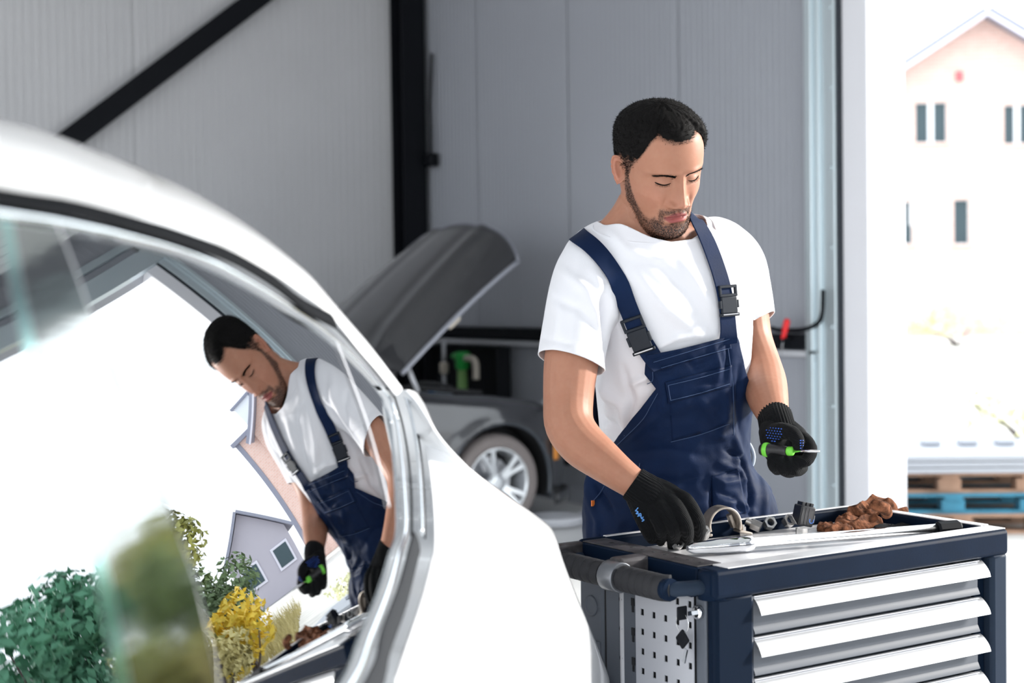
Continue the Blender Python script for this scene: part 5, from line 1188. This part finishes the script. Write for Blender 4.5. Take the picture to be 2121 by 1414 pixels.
patch('thigh_pocket', [(1474,985),(1530,972),(1548,1062),(1474,1078)], M_OVER, over, .004, 20, 20, .003, puff=.004)
stitch([(1262,985),(1245,1018),(1226,1040)], over, off=.004, r=.0012); MB().box(rayhit(1228, 1042, over_bvh)[0] - unit(ray(1228, 1042)) * .004, (.007, .003, .012)).build('orange_tab', mat('orange_tab', (.8, .2, .03), .6), over)
stitch([(1325,960),(1318,1000),(1312,1050)], over, off=.003, r=.0012); stitch([(1508,722),(1518,800),(1520,900)], over, off=.003, r=.001)
lpts = [(1546,914),(1555,925),(1561,944),(1558,962),(1548,971)]; P = [W(1534, 911, 3.285)] + [W(p, y, 3.27) for p, y in lpts] + [W(1536, 974, 3.285)]
lp = MB(); lp.tube(catmull(P, 24), .0045, 8, flat=1.0); lp.build('hammer_loop', mat('pale_loop', (.45, .52, .62), .7), over)
# straps: front from the bib, over the shoulder, crossed behind
def lay(p, d, bv):
    h_, n_, i_, t_ = bv.ray_cast(V3(p), V3(unit(d))); return np.array(h_) if h_ is not None else None
def strap_band(front, back, name, lab):
    pts = []
    for q in front: h_, n_ = rayhit(q[0], q[1], both); pts.append((h_, n_))
    A = np.array([p for p, n in pts]); top = A[-1]
    for s_, (lat, z_) in enumerate(back):
        c = tsec(z_); o_ = np.array([c[0], c[1], z_]) + LF * lat - FW * .6; h_, n_, i_, t_ = both.ray_cast(V3(o_), V3(FW)); 
        if h_ is not None: pts.append((np.array(h_), np.array(n_)))
    P = catmull(np.array([p for p, n in pts]), 60); m = MB(); rings = []; Q = P.copy(); NN = np.zeros_like(P)
    for i in range(60):
        h_, n_, _, _ = both.find_nearest(V3(P[i])); Q[i] = np.array(h_) * .7 + P[i] * .3; NN[i] = unit(np.array(n_))
        c_ = tsec(min(P[i][2], SC_[-3, 2])); o2 = P[i] - np.array([c_[0], c_[1], P[i][2] - .06]); 
        if NN[i] @ o2 < 0: NN[i] = -NN[i]
    for _ in range(5): Q[1:-1] = (Q[:-2] + 2 * Q[1:-1] + Q[2:]) / 4; NN[1:-1] = (NN[:-2] + 2 * NN[1:-1] + NN[2:]) / 4
    P = Q
    for i in range(60):
        t_ = unit(P[min(i+1, 59)] - P[max(i-1, 0)]); N = unit(NN[i]); B = unit(np.cross(t_, N)); N = np.cross(B, t_); q = P[i] + N * .0085; w_ = .0195
        rings.append([q - B*w_ - N*.0012, q + B*w_ - N*.0012, q + B*w_ + N*.0016, q - B*w_ + N*.0016])
    m.loft(rings, True, True, False); return m.build(name, M_OVER, over, label=lab, bevel=.0008)
zb1, zb2 = W(1400, 520, 3.2)[2], W(1400, 800, 3.2)[2]
strap_band([(1362,768),(1345,728),(1325,690),(1310,652),(1290,605),(1262,558),(1235,522),(1212,502),(1200,494)], [(-.12, zb1 + .01), (-.07, zb1 - .10), (0, zb2 + .14), (.06, zb2 + .02), (.07, zb2 - .05)], 'strap', 'navy strap over his right shoulder')
strap_band([(1508,715),(1504,688),(1500,640),(1494,600),(1484,565),(1470,525),(1455,490),(1440,465),(1430,452)], [(.10, zb1 + .02), (.07, zb1 - .10), (0, zb2 + .14), (-.06, zb2 + .02), (-.07, zb2 - .05)], 'strap', 'navy strap over his left shoulder')
M_BUCK = mat('buckle_plastic', (.014, .018, .026), .4, spec=.2)
def buckle(top, bot):
    pt, nt_ = rayhit(*top, both); pb, nb_ = rayhit(*bot, both); N = unit(nt_ + nb_); N = N if N @ ray(1400, 600) < 0 else -N; D = unit(pb - pt); N = unit(N - (N @ D) * D); B = np.cross(D, N); L = np.linalg.norm(pb - pt); c = (pt + pb) / 2 + N * .0125
    r_ = MB().box(c + D * L * .14, (.041, L * .56, .0075), (B, D, N)).build('buckle', M_BUCK, over, bevel=.002)
    for sd in (-1, 1): MB().box(c - D * L * .32 + B * sd * .0205, (.005, L * .36, .0065), (B, D, N)).build('frame_side', M_BUCK, r_, bevel=.001)
    MB().box(c - D * L * .47, (.046, .006, .0075), (B, D, N)).build('frame_bar', M_BUCK, r_, bevel=.0015); MB().box(c - D * L * .18, (.046, .006, .008), (B, D, N)).build('frame_bar', M_BUCK, r_, bevel=.0015)
    MB().box(c + D * L * .47, (.049, .007, .008), (B, D, N)).build('lower_bar', M_BUCK, r_, bevel=.0015)
    MB().box(c + D * L * .455 + N * .0045, (.040, .0022, .002), (B, D, N)).build('bar_edge', M_STEEL, r_)
    for sd in (-1, 1): MB().box(c + D * L * .12 + B * sd * .0225, (.005, L * .26, .007), (B, D, N)).build('release_tab', M_BUCK, r_, bevel=.001)
buckle((1308,655), (1337,725)); buckle((1498,592), (1503,654))
# ---------------------------------------------------------------- shoes, gloves
for h, sd in ((hipR, -1), (hipL, 1)):
    h, kn, an = leg_pts(h, sd); m = MB(); rings = []
    for t in np.linspace(0, 1, 14):
        c = an + FW * lerp(-.09, .20, t); w_ = .050 * math.sin(min(1, .25 + t * .9) * math.pi * .62) * (1 if t < .85 else 1 - (t - .85) * 3); hgt = np.interp(t, [0, .15, .35, .6, .85, 1], [.08, .12, .12, .075, .055, .025]); rings.append([np.array([c[0], c[1], 0]) + LF * w_ * math.cos(a) + ZZ * (.004 + hgt * max(0, .5 + .5 * math.sin(a))) for a in np.linspace(0, 2 * math.pi, 16, endpoint=False)])
    m.loft(rings); m.build('boot', M_GRIP, man, sub=1)
M_GLOVE = mat('black_knit', (.0045, .005, .006), .85, spec=.12, sheen=.03, bump=(500, .35, .001)); wave_bump(M_GLOVE, 130, .55, .0012, 'DIAGONAL', .6)
def cuff(path, r0_, r1_, name, parent, axis_hint):
    P, r = chain(path, 26); m = MB(); rings = []
    T = np.gradient(P, axis=0)
    for i in range(len(P)):
        t_ = unit(T[i]); B = unit(np.cross(t_, axis_hint)); N = np.cross(t_, B); rings.append([P[i] + (r[i] + .0007 * math.sin(34 * a)) * (math.cos(a) * B + math.sin(a) * N) for a in np.linspace(0, 2 * math.pi, 204, endpoint=False)])
    inner = [[c + (np.array(q) - c) * .90 for q in rings[0]] for c in [P[0]]]; m.loft(inner + rings, True, False, True); return m.build(name, M_GLOVE, parent)
def glove(H, palm, lab):
    V_, F_ = voxel(hand_parts(H, palm), .0022, 5, .5); V_ = cloth_noise(V_, F_, .0007, 60, 2.0); return from_arrays('glove', V_, F_, M_GLOVE, man, lab), V_, F_
gR, gRV, gRF = glove(RHAND, RPALM, 'black knitted glove reaching into the tray'); gL, gLV, gLF = glove(LHAND, LPALM, 'black knitted glove gripping the screwdriver')
cuff([(1310,1000,2.944,.0335),(1324,1010,2.942,.0350),(1342,1022,2.94,.0365),(1354,1030,2.94,.033)], 0, 0, 'glove_cuff', gR, (0, .3, 1.0)); cuff([(1605,862,3.098,.0350),(1608,876,3.078,.0355),(1612,892,3.07,.0365),(1614,902,3.068,.033)], 0, 0, 'glove_cuff', gL, (1.0, 0, .2))
M_DOTS = mat('blue_rubber_dots', (.03, .12, .62), .45)
lb = bvh_of(gLV, gLF); rb = bvh_of(gRV, gRF)
dm = MB()
for r_ in range(6):
    for c_ in range(6):
        x, y = 1588 + c_ * 5.6 + (r_ % 2) * 2.5, 912 - r_ * 5.4 + c_ * .6
        if math.hypot((x - 1604) / 19, (y - 898) / 16) > 1: continue
        h_, n_ = rayhit(x, y, lb); s1 = unit(np.cross(n_, ZZ)); dm.ellipsoid(h_ + n_ * .0004, (.0022, .0013, .0007), (s1, np.cross(n_, s1), n_), 8, 5)
for r_ in range(4):
    for c_ in range(2):
        x, y = 1658 + c_ * 5, 912 + r_ * 5.2; h_, n_ = rayhit(x, y, lb); s1 = unit(np.cross(n_, ZZ)); dm.ellipsoid(h_ + n_ * .0004, (.0018, .0012, .0007), (s1, np.cross(n_, s1), n_), 8, 5)
dm.build('grip_dots', M_DOTS, gL, kind='stuff')
lg_ = MB(); M_LOGO = mat('pale_blue_print', (.12, .34, .80), .5)
def gl(poly):
    P = [];
    for q in catmull(np.array([list(p) + [0] for p in poly]), 10 * (len(poly) - 1))[:, :2]: h_, n_ = rayhit(q[0], q[1], rb); P.append(h_ + n_ * .0006)
    lg_.tube(P, .0011, 5)
gl([(1322,1051),(1316,1058)]); gl([(1317,1057),(1322,1060),(1318,1063),(1325,1064)]); gl([(1321,1069),(1327,1063),(1328,1072)]); gl([(1323,1068),(1329,1067)]); gl([(1333,1070),(1329,1073),(1334,1076),(1330,1079)])
lg_.build('printed_letters', M_LOGO, gR)
# ---------------------------------------------------------------- screwdriver in his left hand
M_LIME = mat('lime_plastic', (.16, .62, .05), .4); M_HGREY = mat('dark_grey_handle', (.014, .014, .016), .45)
sa, sb = W(1584, 931, 3.005), W(1634, 934, 2.972); st_ = W(1690, 934, 2.94); ax0 = unit(sb - sa); ax1 = unit(st_ - sb); Ls = np.linalg.norm(sb - sa)
t = thing('hand_screwdriver', (sa + sb) / 2, 'screwdriver with dark grip and lime green collar held in his left glove', 'screwdriver')
MB().revolve(sa, ax0, [(-.010, .006), (-.008, .011), (.0, .0130), (.012, .0125), (.03, .0095), (Ls - .012, .0100), (Ls - .004, .009)], 16).build('handle', M_HGREY, t)
MB().revolve(sa, ax0, [(-.001, .0138), (.002, .0146), (.006, .0146), (.009, .0138)], 18).build('handle_ring', M_LIME, t)
MB().revolve(sb, ax1, [(-.004, .0075), (-.002, .0090), (.008, .0090), (.010, .0065)], 18).build('collar', M_LIME, t)
MB().revolve(sb, ax1, [(.008, .0032), (np.linalg.norm(st_ - sb), .003), (np.linalg.norm(st_ - sb) + .008, .0016)], 10).build('shaft', M_CHROME, t)
# ================================================================ outside the gate
M_GROUND = mat('pale_gravel', (.62, .60, .57), .9, var=(2.2, .14, 8), bump=(12, .5, .02))
M_BRICK = mat('salmon_brick', (.66, .40, .34), .85)
nt = M_BRICK.node_tree; bt = nt.nodes.new('ShaderNodeTexBrick'); tcn = nt.nodes.new('ShaderNodeTexCoord'); mp_ = nt.nodes.new('ShaderNodeMapping')
mp_.inputs['Rotation'].default_value = (math.pi / 2, 0, 0); bt.inputs['Scale'].default_value = 2.2
bt.inputs['Color1'].default_value = (.76, .52, .46, 1); bt.inputs['Color2'].default_value = (.70, .46, .40, 1); bt.inputs['Mortar'].default_value = (.72, .64, .58, 1)
nt.links.new(tcn.outputs['Object'], mp_.inputs[0]); nt.links.new(mp_.outputs[0], bt.inputs['Vector']); nt.links.new(bt.outputs[0], nt.nodes['Principled BSDF'].inputs['Base Color'])
M_ROOF = mat('grey_roof_sheet', (.26, .27, .34), .5, spec=.2); M_WFR = mat('white_window_frame', (.82, .85, .88), .4); M_PANE = mat('window_pane', (.05, .08, .095), .3, spec=.3)
M_FASC = mat('pale_fascia', (.66, .65, .74), .5)
g_ = MB(); g_.rbox(UW + .2, 160, -90, 110, -.25, -.012); g_.rbox(-60, UW + .2, -90, VF - .2, -.25, -.012); g_.rbox(-60, UF - .2, VF - .2, 110, -.25, -.012); g_.build('ground', M_GROUND, kind='structure')
def apx(px, Z, z): # a point on the ray column px at distance Z, height z
    d = ray(px, 600); return np.array([d[0] * Z, d[1] * Z, z])
HZt = 44.0
c = apx(2035, HZt, 0); hx = unit(np.array([1.0, -.10, 0])); hy = np.array([-hx[1], hx[0], 0])
hw_, ev, ap_ = 3.45, 6.95, 9.15
hs = thing('brick_house', c, 'large salmon brick house with a grey gabled roof seen through the gate', 'house')
def HP(x, y, z): return c + hx * x + hy * y + ZZ * z
# front wall with openings, built around the windows
wins = []
for (xa, ya, xb, yb) in ((1900, 211, 1966, 296), (2079, 218, 2146, 300), (1862, 415, 1895, 506), (1977, 412, 2010, 506)):
    k = FPX / HZt; cx = (lambda p: (p - 2035) / k); cz = (lambda p, x: (607 - .014 * (x - 1060) - p) / k + 1.4)
    wins.append((cx(xa), cx(xb), cz(yb, (xa+xb)/2), cz(ya, (xa+xb)/2)))
xs = sorted(set([-hw_, hw_] + [w[0] for w in wins] + [w[1] for w in wins])); zs_ = sorted(set([0, ev] + [w[2] for w in wins] + [w[3] for w in wins]))
m = MB()
for i in range(len(xs) - 1):
    for j in range(len(zs_) - 1):
        x_, z_ = (xs[i] + xs[i+1]) / 2, (zs_[j] + zs_[j+1]) / 2
        if any(w[0] < x_ < w[1] and w[2] < z_ < w[3] for w in wins): continue
        m.box(HP(x_, .15, z_), (xs[i+1] - xs[i], .3, zs_[j+1] - zs_[j]), (hx, hy, ZZ))
m.prism([HP(-hw_, 0, ev), HP(hw_, 0, ev), HP(0, 0, ap_)], hy * .3)
m.box(HP(-hw_ + .15, 5.2, ev / 2), (.3, 10, ev), (hx, hy, ZZ)); m.box(HP(hw_ - .15, 5.2, ev / 2), (.3, 10, ev), (hx, hy, ZZ)); m.box(HP(0, 10.2, ev / 2), (2 * hw_, .3, ev), (hx, hy, ZZ))
m.build('wall', M_BRICK, hs)
m = MB(); m.box(HP(hw_ + .6, 2.0, 3.6), (1.2, 3.6, 7.2), (hx, hy, ZZ)); m.build('side_wing', M_BRICK, hs); MB().box(HP(hw_ + .7, 2.0, 7.3), (1.7, 4.2, .2), (hx, hy, ZZ)).build('wing_roof', M_ROOF, hs)
MB().box(HP(hw_ + 1.3, .3, 3.6), (.3, .3, 7.2), (hx, hy, ZZ)).build('drainpipe', M_ROOF, hs)
for i, w in enumerate(wins):
    x0, x1, z0, z1 = w; f = MB(); t_ = .03
    for (a, b, c_, d_) in ((x0, x1, z0, z0 + t_), (x0, x1, z1 - t_, z1), (x0, x0 + t_, z0, z1), (x1 - t_, x1, z0, z1)): f.box(HP((a+b)/2, .14, (c_+d_)/2), (b-a, .09, d_-c_), (hx, hy, ZZ))
    sp = []
    if i < 2:
        xm = x0 + (.50 if i == 0 else .42) * (x1 - x0); f.box(HP(xm, .14, (z0+z1)/2), (.16, .10, z1 - z0), (hx, hy, ZZ)); sp = [(x0, xm), (xm, x1)]
    elif i == 2:
        xm = x0 + .62 * (x1 - x0); f.box(HP(xm + .13, .14, (z0+z1)/2 + .3), (.07, .10, (z1 - z0) * .6), (hx, hy, ZZ)); sp = [(x0, x1)]
    else: sp = [(x0, x1)]
    fo = f.build('window', M_WFR, hs)
    for a, b in sp: MB().box(HP((a+b)/2, .16, (z0+z1)/2), (b - a - .05, .02, z1 - z0 - .05), (hx, hy, ZZ)).build('pane', M_PANE, fo)
    MB().box(HP((x0+x1)/2, -.03, z0 - .03), (x1 - x0 + .12, .16, .05), (hx, hy, ZZ)).build('sill', M_BRICK, fo)
sl_ = math.atan2(ap_ - ev, hw_)
for sg in (-1, 1):
    d_ = unit(hx * sg * math.cos(sl_) - ZZ * math.sin(sl_)); n_ = unit(hx * sg * math.sin(sl_) + ZZ * math.cos(sl_)); L_ = hw_ / math.cos(sl_) + .45
    MB().box(HP(0, 4.8, ap_) + d_ * L_ / 2 + n_ * .10, (L_, 11.4, .16), (d_, hy, n_)).build('roof', M_ROOF, hs)
    MB().box(HP(0, -.86, ap_) + d_ * L_ / 2 + n_ * .04, (L_, .05, .24), (d_, hy, n_)).build('verge_board', M_FASC, hs)
MB().box(HP((1990 - 2035) / (FPX / HZt), -.02, (607 - 13 - 160) / (FPX / HZt) + 1.4), (.2, .1, .28), (hx, hy, ZZ)).build('vent', mat('vent_red', (.45, .13, .15), .7), hs)
m = MB(); m.box(HP(3.3, 3.2, 8.1), (1.4, 2.0, 1.5), (hx, hy, ZZ)); m.build('dormer', M_WFR, hs); MB().box(HP(3.3, 3.2, 8.9), (1.7, 2.3, .12), (hx, hy, ZZ)).build('dormer_roof', M_ROOF, hs)
# pallets
M_WOOD = mat('pallet_wood', (.36, .22, .15), .8, var=(5, .35)); M_BLUEP = mat('blue_pallet_paint', (.045, .22, .33), .7, var=(5, .3)); M_SHEET = mat('pale_sheet', (.42, .44, .48), .6); M_DKW = mat('weathered_wood', (.10, .08, .08), .8)
pdir = unit(np.array([1.0, -.05, 0])); pdep = np.array([-pdir[1], pdir[0], 0]); p0 = apx(1900, 9.0, 0) + DU * .15 
def pallet(z, mt, lab, dx=0.0, wid=1.02):
    o = p0 + pdir * dx; t = thing('pallet', o + ZZ * z, lab, 'pallet', 'stacked pallets outside the gate')
    for k in range(7): MB().box(o + pdep * (-.4 + k * .133) + ZZ * (z + .108), (wid, .10, .020), (pdir, pdep, ZZ)).build('deck_board', mt, t)
    for k in (-1, 0, 1):
        MB().box(o + pdir * k * (wid / 2 - .05) + ZZ * (z + .090), (.10, .9, .018), (pdir, pdep, ZZ)).build('stringer', mt, t)
        for j in (-1, 0, 1): MB().box(o + pdir * k * (wid / 2 - .07) + pdep * j * .38 + ZZ * (z + .050), (.13, .12, .064), (pdir, pdep, ZZ)).build('block', mt, t)
    for j in (-1, 0, 1): MB().box(o + pdep * j * .38 + ZZ * (z + .01), (wid, .11, .020), (pdir, pdep, ZZ)).build('bottom_board', mt, t)
pallet(-.012, M_WOOD, 'bare wooden pallet at the bottom of the stack outside', .05)
pallet(.106, M_BLUEP, 'blue painted pallet in the middle of the stack outside', .0)
pallet(.224, M_WOOD, 'weathered wooden pallet just under the pale sheets', -.02)
t = thing('sheet_pack', p0 + ZZ * .343, 'pack of pale building sheets lying on top of the pallets', 'sheets')
for k in range(3): MB().box(p0 + pdir * (.10 + .04 * k) + ZZ * (.3445 + .034 * k + .015), (1.5 - .06 * k, 1.0, .030), (pdir, pdep, ZZ)).build('sheet', M_SHEET, t, bevel=.004)
for k in range(5): MB().box(p0 + pdir * (-.45 + k * .22) + pdep * .1 + ZZ * (.344 + .118), (.10, .12, .030), (pdir, pdep, ZZ)).build('clip', M_SHEET, t, bevel=.004)
# plants: leaves as one mass per plant
def leaf_mat(n, c): return mat(n, c, .6, var=(1.2, .3))
def plant(name, label, cat_, pos, size, n, col, seed, leaf=.07, stems=5, grp=None, kindshape='bush', trunk=0.0, col2=None):
    rng = random.Random(seed); t = thing(name, pos, label, cat_, grp); m = MB(); pos = np.asarray(pos, float)
    blobs = [(np.array([rng.uniform(-.55, .55) * size[0], rng.uniform(-.55, .55) * size[1], size[2] * rng.uniform(.35, .78)]), rng.uniform(.28, .45)) for _ in range(9)]
    for i in range(n):
        b, rr = rng.choice(blobs); d_ = unit(np.array([rng.gauss(0, 1), rng.gauss(0, 1), rng.gauss(0, 1)])); k = rng.uniform(.75, 1.05)
        p = pos + np.array([0, 0, trunk]) + b + d_ * np.array([size[0], size[1], size[2] * .6]) * rr * k
        if p[2] < pos[2] + .05: continue
        a = unit(d_ + np.array([rng.gauss(0, .6), rng.gauss(0, .6), rng.gauss(0, .6)])); s1 = unit(np.cross(a, (rng.gauss(0, 1), rng.gauss(0, 1), rng.gauss(0, 1)))); s2 = np.cross(a, s1); l = leaf * rng.uniform(.6, 1.4)
        m.add([p - s1 * l, p + s2 * l * .45, p + s1 * l, p - s2 * l * .45], [(0, 1, 2, 3)])
    tag(m.build('foliage', leaf_mat(name + '_leaf', col), t), kind='stuff')
    for k in range(stems):
        b, rr = blobs[k % len(blobs)]
        MB().tube(catmull([pos + np.array([rng.uniform(-.1, .1), rng.uniform(-.1, .1), -.05]), pos + b * .4 + np.array([0, 0, trunk * .6]), pos + b + np.array([0, 0, trunk])], 8), np.linspace(.03 + trunk * .03, .008, 8), 6).build('stem', M_DKW, t)
def az(deg, dist, z=0.0): return np.array([math.sin(math.radians(deg)) * dist, math.cos(math.radians(deg)) * dist, z])
plant('green_bush', 'big dark green bush beside the yard, mirrored in the front car window', 'bush', az(38, 13), (1.9, 1.6, 2.9), 5200, (.07, .22, .13), 1, .085)
plant('green_bush', 'second green bush behind the big one across the yard', 'bush', az(43.5, 17), (2.0, 1.7, 2.9), 3500, (.10, .26, .14), 2, .09)
plant('shrub', 'olive shrub with thin twigs at the yard edge near the cottage', 'shrub', az(30.2, 18), (1.3, 1.1, 2.9), 2600, (.16, .22, .08), 3, .09)
plant('shrub', 'low grey-green shrub in front of the cottage', 'shrub', az(27.3, 17), (.9, .8, 1.9), 1600, (.12, .18, .08), 4, .07)
plant('yellow_shrub', 'yellow-leaved shrub at the edge of the gravel', 'shrub', az(26.6, 13), (.6, .5, 1.25), 700, (.75, .55, .05), 5, .075)
plant('tree', 'small tree with yellowing crown behind the hedge', 'tree', az(31.0, 26), (1.8, 1.6, 3.0), 2600, (.30, .30, .07), 6, .12, trunk=1.6)
plant('shrub', 'tall grass-green shrub along the yard fence', 'shrub', az(34.2, 15), (1.3, .9, 1.8), 2400, (.30, .32, .10), 7, .08)
plant('shrub', 'low olive tussock shrub in front of the twiggy shrub', 'shrub', az(30.6, 13), (.9, .7, 1.2), 1500, (.34, .33, .10), 17, .06)
plant('shrub', 'low straw-coloured shrub between the yellow shrub and the fence', 'shrub', az(28.6, 12.2), (.7, .6, .9), 1000, (.46, .40, .16), 18, .055)
plant('shrub', 'yellow-green shrub below the brick house seen through the gate', 'shrub', az(16.4, 38), (2.2, 1.2, 1.1), 450, (.80, .78, .50), 8, .10)
plant('shrub', 'low yellow-green shrub beside the stacked pallets', 'shrub', az(18.9, 14.5), (1.1, .8, .5), 350, (.78, .78, .50), 9, .05)
# dry grass verge
rng = random.Random(5); m = MB()
for i in range(9000):
    a_ = rng.uniform(24, 46); d_ = rng.uniform(11.5, 20) if a_ > 29 else rng.uniform(14, 22); p = az(a_, d_, -.02); h_ = rng.uniform(.15, .5); e = unit(np.array([rng.gauss(0, 1), rng.gauss(0, 1), 0])); q = p + ZZ * h_ + e * h_ * .4
    m.add([p - e[[1, 0, 2]] * np.array([1, -1, 0]) * .012, p + e[[1, 0, 2]] * np.array([1, -1, 0]) * .012, q], [(0, 1, 2)])
tag(m.build('dry_grass', mat('dry_grass', (.42, .36, .16), .9)), 'dry yellowish grass growing along the far edge of the gravel yard', 'grass', kind='stuff')
# cottage and fence wall
co = az(25.8, 40); cx_ = unit(np.array([.86, -.5, 0])); cy_ = np.array([-cx_[1], cx_[0], 0]); t = thing('cottage', co, 'small pale cottage with a steep grey roof beyond the shrubs', 'house')
CPt = lambda x, y, z: co + cx_ * x + cy_ * y + ZZ * z
m = MB(); m.box(CPt(0, 0, 1.2), (3.0, 4.0, 2.4), (cx_, cy_, ZZ)); m.prism([CPt(-1.5, -2, 2.4), CPt(1.5, -2, 2.4), CPt(0, -2, 3.9)], cy_ * 4.0); m.build('wall', mat('cottage_render', (.42, .40, .46), .8), t)
for sg in (-1, 1):
    a_ = math.atan2(1.5, 1.5); d_ = unit(cx_ * sg * math.cos(a_) - ZZ * math.sin(a_)); n_ = unit(cx_ * sg * math.sin(a_) + ZZ * math.cos(a_))
    MB().box(CPt(0, 0, 3.9) + d_ * 1.25 + n_ * .09, (2.6, 4.8, .12), (d_, cy_, n_)).build('roof', M_ROOF, t)
for x_ in (-.8, .8):
    f_ = MB().box(CPt(x_, -2.02, 1.4), (.9, .08, 1.0), (cx_, cy_, ZZ)).build('window', M_FASC, t); MB().box(CPt(x_, -2.07, 1.4), (.7, .04, .8), (cx_, cy_, ZZ)).build('pane', M_PANE, f_)
f_ = MB().box(CPt(1.55, 0, 1.3), (.08, 1.1, 1.0), (cx_, cy_, ZZ)).build('window', M_FASC, t)
